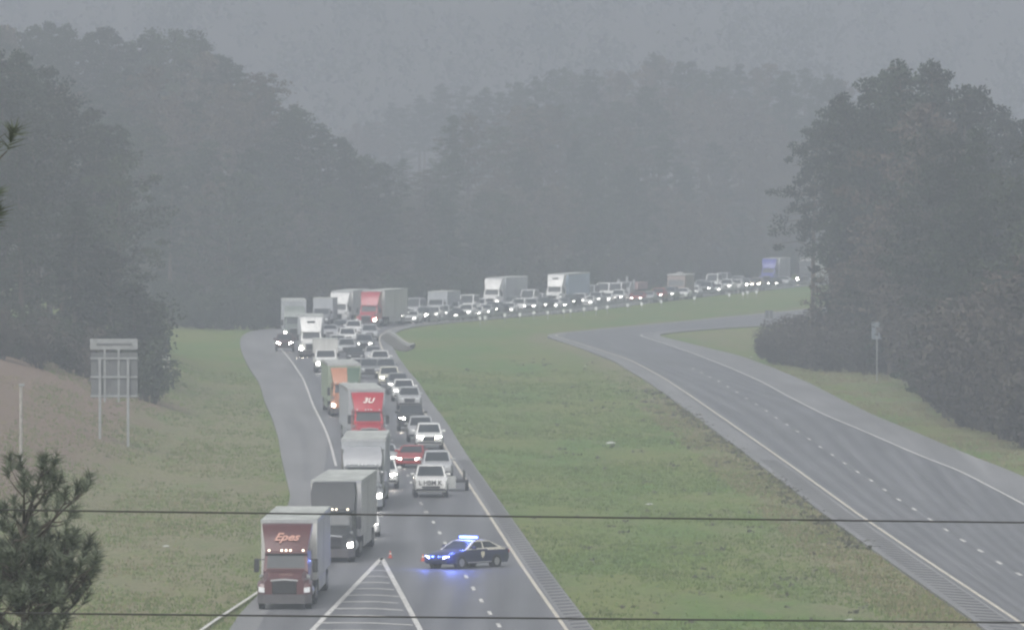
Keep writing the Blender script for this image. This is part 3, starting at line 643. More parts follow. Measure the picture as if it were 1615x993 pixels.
# ---- cars
CARS = [
 ('pickup', 680, 785, P_WHITE, "white pickup with black letters across its nose, foremost in the right lane", 'off', 0),
 ('suv', 690, 757, P_SILVER, "silver car close behind the white pickup with black letters", 'off', 0),
 ('suv', 677, 709, P_WHITE, "white suv with blazing headlights behind the red sedan", 'bright', 0),
 ('sedan', 644, 738, P_RED, "red sedan turned across the lanes beside the chrome nosed lorry", 'lit', 8.),
 ('suv', 604, 771, P_WHITE, "white suv with glowing headlight peeping out from behind the chrome nosed lorry", 'bright', 0),
 ('sedan', 606, 736, P_SILVER, "silver car behind the suv that peeps out beside the third lorry", 'lit', 0),
 ('hatch', 573, 847, P_WHITE, "white car squeezed between slate grey lorry and chrome nosed lorry", 'lit', 0),
 ('pickup', 649, 680, P_DGREY, "dark grey pickup right of the bright red lorry with headlights on", 'bright', 0),
 ('suv', 646, 646, P_SILVER, "silver suv with pale roof behind the dark grey pickup", 'off', 0),
 ('suv', 628, 622, P_GREY, "grey suv with broad grille in the right lane behind the silver suv", 'lit', 0),
 ('suv', 614, 611, P_CREAM, "cream suv in the right lane beside the orange lorry", 'lit', 0),
 ('suv', 609, 597, P_GREY, "grey suv right behind the cream suv", 'off', 0),
 ('suv', 600, 583, P_WHITE, "white suv with pale roof, second behind the cream suv", 'lit', 0),
 ('hatch', 589, 571, P_SILVER, "silver car third behind the cream suv", 'off', 0),
 ('sedan', 561, 571, P_DGREY, "dark sedan half hidden between the box van and the silver car", 'off', 0),
 ('suv', 556, 531, P_WHITE, "white suv just left of the dull red lorry's glaring headlight", 'off', 3.),
 ('suv', 574, 555, P_GREY, "dark grey suv with round headlights at the inside of the bend", 'lit', 2.),
 ('suv', 548, 544, P_WHITE, "white car between the dark grey suv and the white lorry with slit window", 'off', 0),
 ('suv', 536, 530, P_GREY, "grey suv with white roof edge in front of the small headed white lorry", 'lit', 2.),
 ('suv', 449, 554, paint("dark_wine", (.08, .03, .035)), "dark wine suv on the left shoulder at the bend with headlights glaring", 'bright', 0),
 ('suv', 626, 510, P_WHITE, "white suv next to the dull red lorry at the start of the far row", 'lit', 11.),
 ('van', 618, 500, P_WHITE, "white van behind the white suv next to the dull red lorry", 'off', 11.),
 ('suv', 664, 508, P_GREY, "grey suv with warm headlights, second in front of the far row", 'bright', 10.5),
 ('suv', 694, 505, P_SILVER, "silver suv with headlights in front of the grey box truck", 'lit', 10.5),
 ('suv', 731, 503, P_WHITE, "white suv with black grille just left of the flat faced white lorry", 'lit', 10.3),
 ('van', 733, 494, P_WHITE, "white van behind the white suv left of the flat faced lorry", 'off', 10.3),
 ('hatch', 762, 500, P_SILVER, "silver car in front of the flat faced white lorry", 'lit', 10.3),
 ('sedan', 783, 497, P_DGREY, "dark sedan with single lamp glow in front of the far grey trailer", 'lit', 10.3),
 ('suv', 814, 493, P_WHITE, "white suv between the two far white lorries in the near lane", 'off', 10.3),
 ('van', 829, 485, P_WHITE, "white van behind the near lane suv between the far white lorries", 'off', 10.3),
 ('suv', 853, 491, P_DGREY, "dark suv in front of the far white lorry with blue trailer", 'lit', 10.3),
 ('sedan', 884, 488, P_GREY, "grey car with one bright lamp beside the wheels of the blue trailer", 'lit', 10.3),
 ('suv', 910, 484, P_WHITE, "white suv with dark grille below the pale blue trailer", 'lit', 10.),
 ('van', 925, 477, P_SILVER, "silver van behind the white suv below the blue trailer", 'off', 10.),
 ('suv', 936, 482, P_SILVER, "silver suv right of the white suv with dark grille", 'lit', 10.),
 ('sedan', 953, 479, P_WHITE, "white sedan left of the red cars in the far row", 'lit', 9.8),
 ('van', 968, 473, P_WHITE, "white van behind the white sedan left of the red cars", 'off', 9.8),
 ('sedan', 1003, 477, P_RED, "red sedan, left one of the two far red cars", 'lit', 9.8),
 ('suv', 1035, 475, P_RED, "red suv, right one of the two far red cars", 'lit', 9.8),
 ('sedan', 1091, 468, P_WHITE, "white sedan just right of the brown camper", 'lit', 9.6),
 ('suv', 1111, 464, P_GREY, "grey suv two places right of the brown camper", 'lit', 9.6),
 ('pickup', 1143, 461, P_WHITE, "white pickup between the brown camper and the blue lorry", 'lit', 9.5),
 ('van', 1136, 455, P_SILVER, "silver van behind the far white pickup", 'off', 9.5),
 ('suv', 1171, 458, P_GREY, "grey suv left of the blue lorry, nearer the pickup", 'bright', 9.5),
 ('suv', 1190, 457, P_TAN, "tan suv with glaring headlights at the foot of the blue lorry", 'bright', 9.5),
 ('sedan', 1234, 451, P_SILVER, "low silver car between the blue lorry and the last dark lorry", 'off', 9.5),
]
for kind, u, v, pnt, label, lt, dh in CARS:
    p = fp(u, v); h_ = R(dh) if v < 535 and dh > 5 else hl(u, v, R(dh))
    o = add_car(kind, pnt, label, {'sedan': 'car', 'hatch': 'car', 'suv': 'suv', 'van': 'van', 'pickup': 'pickup'}[kind], p, h_, lt)
    if u == 680 and kind == 'pickup':
        for c in list(o.children):
            if c.name.startswith('grille'): bpy.data.objects.remove(c)
        mb = MB(); mb.box(-.72, .72, -.03, .2, .74, 1.09, .04); mb.build('nose_panel', pnt, o)
        mb = MB(); mb.box(-.55, .55, -.05, .2, .60, .71, .02); mb.build('grille', M_BLACK, o)
        text_part("L HBM K", .37, 0, M_LETK, o, (-.05, -.04, .91), R(90))
        d_ = MB(); d_.loft([[(1.0, 1.75, .5), (1.04, 1.75, .5), (1.04, 1.75, 1.25), (1.0, 1.75, 1.25)], [(1.50, 2.45, .5), (1.54, 2.45, .5), (1.54, 2.45, 1.25), (1.50, 2.45, 1.25)]]); d_.build('open_door', pnt, o)
EXTRA = [
 ('sedan', 645, 510, P_WHITE, "white sedan just right of the suv next to the dull red lorry", 'lit'), ('suv', 679, 507, P_WHITE, "white suv between the warm lit grey suv and the silver suv", 'lit'),
 ('sedan', 711, 505, P_DGREY, "dark sedan left of the white suv with black grille", 'lit'), ('sedan', 747, 502, P_WHITE, "white sedan right of the suv with black grille", 'lit'),
 ('suv', 773, 499, P_GREY, "grey suv right under the flat faced white lorry", 'bright'), ('sedan', 798, 496, P_WHITE, "white sedan left of the near lane white suv between the far lorries", 'lit'),
 ('suv', 834, 493, P_SILVER, "silver suv right of the near lane white suv between the far lorries", 'lit'), ('sedan', 869, 489, P_WHITE, "white sedan right under the lorry with the blue trailer", 'lit'),
 ('suv', 897, 486, P_DGREY, "dark suv just left of the suv with dark grille below the blue trailer", 'lit'), ('sedan', 924, 484, P_WHITE, "white sedan just right of the suv with dark grille", 'lit'),
 ('suv', 972, 478, P_WHITE, "white suv just left of the first far red car", 'lit'), ('sedan', 1019, 476.5, P_SILVER, "silver sedan between the two far red cars", 'off'),
 ('suv', 1053, 473, P_GREY, "grey suv under the front of the brown camper", 'lit'), ('sedan', 1074, 471, P_WHITE, "white sedan under the side of the brown camper", 'off'),
 ('sedan', 1127, 463.5, P_WHITE, "white sedan left of the far white pickup", 'lit'), ('suv', 1158, 460, P_WHITE, "white suv right of the far white pickup", 'off'),
 ('sedan', 1218, 453, P_DGREY, "dark sedan just right of the blue lorry's nose", 'lit'),
 ('van', 648, 500, P_SILVER, "silver van behind the white sedan near the dull red lorry", 'off'), ('suv', 667, 499, P_WHITE, "white suv at the left corner of the grey box truck", 'off'),
 ('suv', 710, 498, P_SILVER, "silver suv at the right corner of the grey box truck", 'off'), ('suv', 752, 493, P_WHITE, "white suv touching the left side of the flat faced lorry", 'off'),
 ('suv', 803, 489, P_GREY, "grey suv behind the white sedan under the far grey trailer", 'off'), ('suv', 843, 484, P_WHITE, "white suv left of the lorry with the dark roof window", 'off'),
 ('van', 948, 473, P_WHITE, "white van in the second row left of the pale flatbed", 'off'), ('suv', 1103, 461, P_SILVER, "silver suv in the second row right of the camper", 'off'),
 ('van', 1121, 457, P_WHITE, "white van in the second row left of the far pickup", 'off'), ('suv', 1160, 454, P_SILVER, "silver suv in the second row right of the far pickup", 'off'),
 ('sedan', 520, 533, P_SILVER, "silver sedan at the right shoulder of the white lorry with slit window", 'off'), ('suv', 583, 538, P_SILVER, "silver suv right before the kerb at the bend", 'off'),
 ('suv', 547, 562, P_SILVER, "silver suv at the right side of the white box van", 'off'), ('suv', 533, 556, P_WHITE, "white suv squeezed between box van and dark sedan", 'off'),
 ('sedan', 566, 590, P_WHITE, "white sedan behind the orange and green lorry", 'off'), ('suv', 583, 597, P_GREY, "grey suv between the orange lorry and the cream suv", 'off'),
 ('suv', 637, 633, P_WHITE, "white suv wedged between the broad grilled grey suv and the silver suv", 'lit'),
 ('suv', 664, 697, P_SILVER, "silver suv peeping out between the dark grey pickup and the blazing white suv", 'off'),
]
for kind, u, v, pnt, label, lt in EXTRA:
    p = fp(u, v); h_ = R(10.2 - (u - 640) * .0012) if u > 630 and v < 520 else R(6) if v < 530 else hl(u, v)
    add_car(kind, pnt, label, {'sedan': 'car', 'suv': 'suv', 'van': 'van'}[kind], p, h_, lt)
# two-wheeled flat trailer behind the white pickup
p = fp(713, 775); t = thing('utility_trailer', "dark flat trailer with upright stakes standing beside the white pickup", 'trailer', p, -hl(713, 775))
mb = MB(); mb.box(-.85, .85, .6, 3.4, .55, .68, .02); mb.build('deck', M_DARK, t)
mb = MB(); mb.cyl((0, .6, .55), (0, -.4, .5), .05); mb.build('drawbar', M_DARK, t)
for x in (-.78, .78):
    for y in (.66, 3.34): mb = MB(); mb.box(x - .05, x + .05, y - .05, y + .05, .68, 1.25); mb.build('stake', M_DARK, t)
    mb = MB(); mb.box(x - .03, x + .03, .7, 3.3, 1.05, 1.2); mb.build('side_board', mat("olive_board", (.13, .12, .07), .7, 0, .2, 3), t)
for sx in (-1, 1): wheel(t, sx * .95, 2.2, .34, .2)
# brown camper van with white roof
p = fp(1066, 470); t = thing('camper', "brown camper with white humped roof in the far row", 'camper', p, -R(9.6), 'vehicles stopped in the queue')
mb = MB(); mb.loft([[(-1.2, 0, .5), (1.2, 0, .5), (1.22, 0, 1.6), (-1.22, 0, 1.6)], [(-1.25, .25, .45), (1.25, .25, .45), (1.25, .45, 3.1), (-1.25, .45, 3.1)], [(-1.25, 9.0, .45), (1.25, 9.0, .45), (1.25, 9.0, 3.15), (-1.25, 9.0, 3.15)]]); mb.build('body', mat("camper_brown", (.27, .21, .19), .5, 0, .12, 1.5), t, True, 30)
mb = MB(); mb.box(-1.3, 1.3, .35, 9.1, 3.12, 3.34, .05); rf = mb.build('roof', M_TRAILER, t)
mb = MB(); mb.box(-.4, .4, 3.0, 4.1, 3.34, 3.62, .1); mb.build('air_conditioner', M_TRAILER, rf)
mb = MB(); mb.panel([(-1.22, .0, 1.6), (1.22, .0, 1.6), (1.25, .45, 3.1), (-1.25, .45, 3.1)], (.06, .94, .08, .62), .012, .01); mb.build('windshield', M_GLASS, t, False)
for y in (2.5, 5.5): mb = MB(); mb.box(1.24, 1.262, y, y + 1.1, 1.7, 2.5); mb.build('side_window', M_GLASS, t)
for sx in (-1, 1):
    mb = MB(); mb.box(*sorted((sx * .75, sx * 1.05)), -.03, .15, .9, 1.12, .02); mb.build('headlight', M_LIT if sx < 0 else M_UNLIT, t)
    for y in (1.4, 6.8): wheel(t, sx * 1.1, y, .42, .28)
mb = MB(); mb.box(-1.2, 1.2, -.08, .3, .4, .65, .03); mb.build('bumper', M_DARK, t)
# flat lorry carrying pipes
p = fp(982, 471); t = thing('flatbed_truck', "pale flatbed lorry with upright pipes behind the two far red cars", 'truck', p, -R(9.8), 'lorries in the queue')
mb = MB(); mb.loft([[(-1.0, .0, .5), (1.0, .0, .5), (1.0, .0, 1.5), (-1.0, .0, 1.5)], [(-1.15, .6, .5), (1.15, .6, .5), (1.1, .9, 2.3), (-1.1, .9, 2.3)], [(-1.15, 2.4, .5), (1.15, 2.4, .5), (1.1, 2.4, 2.35), (-1.1, 2.4, 2.35)]]); mb.build('cab', P_SILVER, t, True, 30)
mb = MB(); mb.panel([(-1, .0, 1.5), (1, .0, 1.5), (1.1, .9, 2.3), (-1.1, .9, 2.3)], (.06, .94, .1, .94), .012, .01); mb.build('windshield', M_GLASS, t, False)
mb = MB(); mb.box(-1.25, 1.25, 2.8, 15, 1.0, 1.2, .02); mb.build('deck', M_DARK, t)
mb = MB(); mb.box(-1.2, 1.2, 6.0, 14.8, 1.2, 2.15, .05); mb.build('load', mat("faded_red_load", (.40, .27, .27), .7, 0, .15, 2.), t)
for x, y, z in ((-1.0, 2.6, 2.7), (.15, 2.9, 3.1), (1.1, 3.0, 2.6)):
    mb = MB(); mb.cyl((x, y, .9), (x, y, z), .18, n=10); mb.build('pipe', M_ALU, t, True, 50)
for sx in (-1, 1):
    for y in (1.1, 5.5, 13.0): wheel(t, sx * 1.0, y, .48, .3)

# ------------------------------------------------------------------ police car parked across the lanes
def police(loc, h):
    t = add_car('sedan', P_NAVY, "dark police car with cream roof and blue flashing lights, parked across the lanes", 'police car', loc, h, 'lit', 'police car', .97, P_CREAM, 'police_car')
    s = SPECS['sedan']; W = s['W'] / 2
    for c in t.children:
        if c.name.startswith('cabin_frame'): setmat(c, P_CREAM)
        if c.name.startswith('headlight'): setmat(c, M_BLUEW)
    tk = MB(); tk.loft([[(-W * .90, 4.22, s['deck'] + .012), (W * .90, 4.22, s['deck'] + .012), (W * .45, 4.22, s['deck'] + .045), (-W * .45, 4.22, s['deck'] + .045)], [(-W * .86, 4.74, s['deck'] - .03), (W * .86, 4.74, s['deck'] - .03), (W * .43, 4.74, s['deck'] + .004), (-W * .43, 4.74, s['deck'] + .004)]]); tk.build('boot_lid', P_CREAM, t)
    sd = MB()
    for sx in (-1, 1): sd.box(*sorted((sx * W * .955, sx * (W * .985))), 3.0, 4.45, s['deck'] - .12, s['deck'] - .04, .01)
    sd.build('side_stripe', P_CREAM, t)
    lb = MB(); lb.box(-.58, .58, 2.42, 2.72, 1.47, 1.51, .01); L_ = lb.build('light_bar', M_BLACK, t)
    for x in (-.55, -.33, -.11, .11, .33):
        k = MB(); k.box(x, x + .21, 2.44, 2.70, 1.51, 1.63, .03); k.build('beacon', M_BLUEB, L_)
    pb = MB()
    for x in (-.3, .3): pb.cyl((x, -.10, .40), (x, -.10, .72), .03)
    pb.tube([(-.62, -.02, .46), (-.45, -.12, .46), (.45, -.12, .46), (.62, -.02, .46)], .03); pb.build('push_bar', M_BLACK, t)
    for x in (-.5, -.22, .22, .5): k = MB(); k.box(x - .06, x + .06, -.06, .05, .60, .68, .015); k.build('grille_light', M_BLUEB, t)
    for sx in (-1, 1):
        k = MB(); c = (sx * (W + .004), 2.62, .70)     # pale shield on each front door
        k.add([(c[0], c[1] - .14, c[2] + .16), (c[0], c[1] + .14, c[2] + .16), (c[0], c[1] + .14, c[2] - .02), (c[0], c[1], c[2] - .19), (c[0], c[1] - .14, c[2] - .02), (c[0] + sx * .008, c[1], c[2])],
              [(0, 1, 5), (1, 2, 5), (2, 3, 5), (3, 4, 5), (4, 0, 5)]); k.build('door_shield', mat("shield_cream", (.75, .70, .5), .5), t)
        k = MB(); k.box(*sorted((sx * (W - .02), sx * (W + .012))), 1.45, 3.3, .30, .345, .004); k.build('sill_trim', M_ALU, t)
    for loc_, e, r in (((0, 2.45, 1.95), 90, .25), ((-.4, -.5, .8), 50, .15), ((1.2, -.2, .9), 90, .15), ((.3, .9, 1.5), 70, .2)):
        l = bpy.data.lights.new('beacon_glow', 'POINT'); l.energy = e * .6; l.specular_factor = 0.; l.cycles.use_multiple_importance_sampling = False; l.color = (.12, .2, 1.); l.shadow_soft_size = r
        o = bpy.data.objects.new('beacon_glow', l); COL.objects.link(o); o.parent = t; o.location = loc_
    return t
M_BLUEB = mat("blue_beacon", (.2, .3, .9), .2, emit=(.10, .17, 1), estr=9)
M_BLUEW = mat("strobe_headlight", (.8, .8, .95), .2, emit=(.45, .5, 1), estr=9)
# heading: its nose points left and towards the lens
fwd = Vector((-math.cos(R(50)), -math.sin(R(50)), 0)); pc = fp(688, 897)
police(pc, math.atan2(-fwd.x, -fwd.y))
# ------------------------------------------------------------------ traffic cones
M_CONE = mat("cone_orange", (.55, .10, .07), .5, 0, .1, 5)
for (u, v, lab) in ((615.5, 879, "small red cone just beyond the tip of the painted gore"), (667, 884, "small red cone beside the nose of the police car")):
    t = thing('traffic_cone', lab, 'cone', fp(u, v, .014), 0, 'cones on the closed road', .72)
    mb = MB(); mb.box(-.19, .19, -.19, .19, 0, .035, .01); mb.build('base', M_CONE, t)
    mb = MB(); mb.cyl((0, 0, .035), (0, 0, .52), .13, .03, 14); mb.build('cone', M_CONE, t, True, 50)
    mb = MB(); mb.cyl((0, 0, .26), (0, 0, .36), .092, .072, 14, False); mb.build('collar', M_LET, t, True, 50)

# ------------------------------------------------------------------ trees
def leaf_mesh(name, C, s0, s1, per, spread, mat_, seed, squash=.75):
    """many small bent leaf faces scattered round the clump centres C (n,3)"""
    g = np.random.default_rng(seed); n = len(C) * per
    c = np.repeat(C, per, 0); rad = np.repeat(np.asarray(spread), per)[:, None] if hasattr(spread, '__len__') else spread
    d = g.normal(size=(n, 3)); d /= np.linalg.norm(d, axis=1)[:, None]
    c = c + d * rad * (g.random((n, 1)) ** .45) * np.array([1, 1, squash])
    a = g.normal(size=(n, 3)); a /= np.linalg.norm(a, axis=1)[:, None]
    b = np.cross(a, g.normal(size=(n, 3))); b /= np.linalg.norm(b, axis=1)[:, None]
    s = (s0 + (s1 - s0) * g.random((n, 1)))
    nrm = np.cross(a, b) * s * .25
    P = np.stack([c - a * s - b * s * .35, c + b * s * .5 * -1 + nrm, c + a * s - b * s * .1, c + b * s * .55 + nrm], 1).reshape(-1, 3)
    me = bpy.data.meshes.new(name); nv = len(P)
    me.vertices.add(nv); me.vertices.foreach_set("co", P.astype(np.float32).ravel())
    me.loops.add(nv); me.loops.foreach_set("vertex_index", np.arange(nv, dtype=np.int32))
    me.polygons.add(nv // 4); me.polygons.foreach_set("loop_start", np.arange(0, nv, 4, dtype=np.int32))
    try: me.polygons.foreach_set("loop_total", np.full(nv // 4, 4, np.int32))
    except Exception: pass
    me.update(calc_edges=True); me.materials.append(mat_); return me
M_BARK = mat("bark", (.085, .07, .058), .9, 0, .25, 3., rand=.2)
M_PINE = mat("pine_foliage", (.029, .043, .026), .9, 0, .25, .25, rand=.35, spec=.25)
M_LEAF = mat("broad_foliage", (.042, .055, .033), .9, 0, .25, .25, rand=.35, spec=.2)
M_TWIG = mat("bare_twigs", (.105, .088, .072), .9, 0, .3, .5, rand=.25, spec=.1)
M_SHRUB = mat("brown_thicket", (.075, .068, .058), .9, 0, .35, .6, rand=.2, spec=.1)
M_GSHRUB = mat("dark_shrub", (.045, .058, .036), .85, 0, .35, .6, rand=.3, spec=.1)
def tree_variant(kind, seed):
    g = np.random.default_rng(seed); Ht = 24.0; mb = MB()
    lean = g.normal(0, .5, 2); tp = [(lean[0] * (z / Ht) ** 2, lean[1] * (z / Ht) ** 2, z) for z in np.linspace(-1.5, Ht * .93, 8)]
    mb.tube(tp, list(np.linspace(.34, .07, 8)), 7)
    C = []; SP = []
    z0 = {'pine': .40, 'edge': .10, 'broad': .18, 'bare': .22}[kind] * Ht
    nl = {'pine': 34, 'edge': 48, 'broad': 40, 'bare': 40}[kind]
    for i in range(nl):
        f = (i + g.random()) / nl; z = z0 + (Ht * .96 - z0) * f
        if kind == 'pine': r = 4.4 * (math.sin(math.pi * min(1, .22 + .74 * f)) ** .8) * g.uniform(.55, 1.15)
        elif kind == 'edge': r = (1.2 + 3.6 * (1 - f) ** .7 * (.6 + .4 * math.sin(9 * f + seed))) * g.uniform(.6, 1.15)
        else: r = 5.6 * math.sin(math.pi * (.14 + .80 * f)) ** .8 * g.uniform(.5, 1.1)
        th = i * 2.4 + g.uniform(-.5, .5)
        up = {'pine': .12, 'edge': -.05, 'broad': .45, 'bare': .55}[kind] * r
        s_ = Vector((lean[0] * (z / Ht) ** 2, lean[1] * (z / Ht) ** 2, z - up * .6)); e = s_ + Vector((math.cos(th) * r, math.sin(th) * r, up))
        mb.tube([s_, (s_ + e) / 2 + Vector((0, 0, .12 * r)), e], [.09, .06, .025], 4)
        for k in np.linspace(.35, 1, max(2, int(r / 1.3))):
            C.append(tuple(s_.lerp(e, k) + Vector(g.normal(0, .3, 3)))); SP.append(g.uniform(.55, 1.25) * (1.25 if kind in ('broad', 'bare') else 1.))
    C.append((lean[0], lean[1], Ht - .6)); SP.append(.8)
    tr = mb.mesh('trunk')
    tr.materials.append(M_BARK)
    per, s0, s1 = {'pine': (76, .08, .25), 'edge': (76, .08, .25), 'broad': (74, .09, .27), 'bare': (52, .04, .36)}[kind]
    cr = leaf_mesh('crown', np.array(C), s0, s1, per, SP, {'pine': M_PINE, 'edge': M_PINE, 'broad': M_LEAF, 'bare': M_TWIG}[kind], seed + 50, .62)
    return tr, cr, Ht
TV = {k: [tree_variant(k, 11 * j + sd) for j in range(3)] for k, sd in (('pine', 1), ('edge', 2), ('broad', 3), ('bare', 4))}
def shrub_variant(seed, m):
    g = np.random.default_rng(seed); mb = MB(); C = []; SP = []
    for i in range(16):
        th = g.uniform(0, 6.28); r = g.uniform(.3, 2.1); z = g.uniform(2.0, 5.2)
        e = Vector((math.cos(th) * r, math.sin(th) * r, z)); mb.tube([(e.x * .15, e.y * .15, -.4), e * .55 + Vector((0, 0, .3)), e], [.06, .04, .015], 4)
        for k in (.35, .6, .8, 1.): C.append(tuple(e * k)); SP.append(g.uniform(.45, .95))
    tr = mb.mesh('stems'); tr.materials.append(M_BARK)
    return tr, leaf_mesh('foliage', np.array(C), .05, .20, 52, SP, m, seed + 9, .9), 5.4
SV = {'brown': [shrub_variant(70 + j, M_SHRUB) for j in range(3)], 'green': [shrub_variant(80 + j, M_GSHRUB) for j in range(3)]}
NTREE = {}
def plant(variant, names, label, cat, group, loc, sz, sxy, rz):
    o = thing(names[0], label, cat, loc, rz, group); o.scale = (sxy, sxy, sz)
    link(names[1], variant[0], None, o); link(names[2], variant[1], None, o)
    NTREE[group] = NTREE.get(group, 0) + 1; return o
LAB = {'pine': "pine", 'edge': "pine", 'broad': "leafy tree", 'bare': "bare tree"}
def tree(kind, u, y, vtop, zone, hmin=12, hmax=38, row='front'):
    p = at(u, 300, y); z = float(gz(p.x, p.y)); top = at(u, vtop, y).z
    v = random.choice(TV[kind]); h_ = min(max(top - z, hmin), hmax); sz = h_ / v[2]
    sxy = (.55 + .45 * sz) * random.uniform(.9, 1.2)
    nm = {'pine': 'pine_tree', 'edge': 'pine_tree', 'broad': 'broadleaf_tree', 'bare': 'bare_tree'}[kind]
    k = LAB[kind]; RW = {'skyline': "on the skyline", 'upper': "below the skyline", 'middle': "in the middle rows", 'front': "in the front row"}[row]
    spot = {'near': [(60, "far left"), (160, "above the pale pole"), (999, "above the sign frame")],
            'hill': [(80, "left end"), (240, "hilltop part"), (400, "shoulder part"), (999, "falling end")],
            'back': [(700, "over the red lorry"), (850, "over the flat faced lorry"), (1000, "over the blue trailer"), (1160, "over the camper"), (9999, "over the blue lorry")],
            'right': [(1340, "edge overhanging the queue"), (1440, "behind the tall narrow sign"), (1540, "tall middle part"), (9999, "right end")]}[zone]
    sp_ = next(t_ for lim, t_ in spot if u < lim)
    wd = {'near': "of the near left wood", 'hill': "of the left hill", 'back': "of the far wood", 'right': "of the right wood"}[zone]
    tone = {'near': 'dark', 'hill': 'misty', 'back': 'fog-faded', 'right': 'dark'}[zone]
    lab = f"{tone} {k} {RW} {wd}, {sp_}"; grp = f"{k}s {RW} {wd}, {sp_}"
    plant(v, (nm, 'trunk', 'crown'), lab, 'tree', grp, (p.x, p.y, z), sz, sxy, random.uniform(0, 6.28))
def sky_v(prof, u): return float(np.interp(u, [a for a, _ in prof], [b for _, b in prof]))
def pick(*w):
    ks = ('pine', 'edge', 'broad', 'bare'); return random.choices(ks, w)[0]
P_NEAR = [(-120, 60), (0, 62), (60, 95), (120, 150), (170, 205), (215, 285), (238, 420)]
P_HILL = [(-60, 50), (0, 36), (60, 30), (95, 38), (140, 42), (220, 50), (290, 43), (320, 62), (350, 84), (400, 112), (440, 142), (470, 172), (500, 196), (560, 228), (600, 250), (640, 270)]
P_BACK = [(540, 215), (580, 190), (610, 165), (650, 160), (690, 135), (730, 128), (760, 138), (800, 128), (850, 112), (900, 112), (960, 110), (990, 104), (1010, 90), (1060, 87), (1100, 95), (1150, 104), (1200, 98), (1250, 108), (1300, 112), (1360, 108), (1500, 110), (1660, 115)]
P_RIGHT = [(1212, 300), (1228, 262), (1240, 215), (1262, 185), (1290, 160), (1325, 150), (1350, 122), (1380, 98), (1410, 90), (1440, 88), (1480, 92), (1505, 112), (1525, 132), (1560, 138), (1580, 160), (1620, 178), (1660, 150), (1720, 140)]
# left, nearest the lens
for u in range(-110, 212, 23):
    uu = u + random.uniform(-8, 8); tree(pick(3, 3, 2, 0), uu, random.uniform(860, 960), sky_v(P_NEAR, uu) + random.uniform(-12, 25), 'near', row='skyline')
for u in range(-100, 212, 28):
    uu = u + random.uniform(-8, 8); tree(pick(1, 5, 2, 1), uu, random.uniform(775, 840), sky_v(P_NEAR, uu) + random.uniform(60, 190), 'near', 7, row='front')
# left hill: skyline row, then two lower rows in front
for u in np.arange(-50, 600, 16):
    uu = u + random.uniform(-6, 6); tree(pick(4, 3, 3, 1), uu, float(np.interp(uu, [300, 420, 640], [1345, 1240, 1228])) + random.uniform(-12, 25), sky_v(P_HILL, uu) + random.uniform(-6, 16), 'hill', row='skyline')
for r_, (y0, y1, lo, hi) in enumerate(((1215, 1280, 50, 110), (1160, 1215, 110, 190), (1125, 1160, 180, 290))):
    for u in np.arange(150 if r_ else -30, 420 if r_ == 2 else 470 if r_ == 1 else 600, 25):
        uu = u + random.uniform(-9, 9); tree(pick(2, 4, 3, 2), uu, random.uniform(y0, y1), min(sky_v(P_HILL, uu) + random.uniform(lo, hi), 440), 'hill', 6, row=('upper', 'middle', 'front')[r_])
# behind the bend
for u in np.arange(560, 1345, 19):
    uu = u + random.uniform(-7, 7); tree(pick(3, 2, 4, 2), uu, random.uniform(1640, 1760) + 230 * float(np.interp(uu, [560, 690, 790], [1, 1, 0])), sky_v(P_BACK, uu) + random.uniform(-6, 18), 'back', row='skyline')
for r_, (dy, lo, hi) in enumerate(((150, 40, 90), (85, 90, 170), (38, 160, 260))):
    for u in np.arange(470 if r_ else 560, 1330, 27):
        uu = u + random.uniform(-10, 10); k = int(np.argmin(np.abs(CX + F * LL[:, 0] / LL[:, 1] - uu) + (LL[:, 1] < 1120) * 1e6))
        y = LL[k, 1] + dy + random.uniform(0, 35); tree(pick(1, 3, 3, 4), uu, y, min(sky_v(P_BACK, uu) + random.uniform(lo, hi) + (60 if uu < 700 else 0), 410), 'back', 6, row=('upper', 'middle', 'front')[r_])
# right wood
for u in np.arange(1284, 1700, 21):
    uu = u + random.uniform(-7, 7); tree('pine' if uu < 1345 else pick(4, 4, 2, 0), uu, random.uniform(900, 1000) if uu > 1330 else random.uniform(1010, 1060), sky_v(P_RIGHT, uu - 14 if uu < 1400 else uu) + random.uniform(-4, 14), 'right', row='skyline')
for r_, (d0, lo, hi, ua) in enumerate(((60, 50, 130, 1335), (30, 140, 260, 1345), (14, 225, 315, 1318))):
    for u in np.arange(ua, 1690, 30):
        uu = u + random.uniform(-9, 9); yb = float(np.interp(uu, [1190, 1300, 1380, 1430, 1500, 1615, 1700], [960, 900, 880, 838, 740, 684, 660]))
        tree(pick(1, 5, 3, 1), uu, yb + d0 + random.uniform(0, 25), min(sky_v(P_RIGHT, uu) + random.uniform(lo, hi), 440), 'right', 6, row=('upper', 'middle', 'front')[r_])
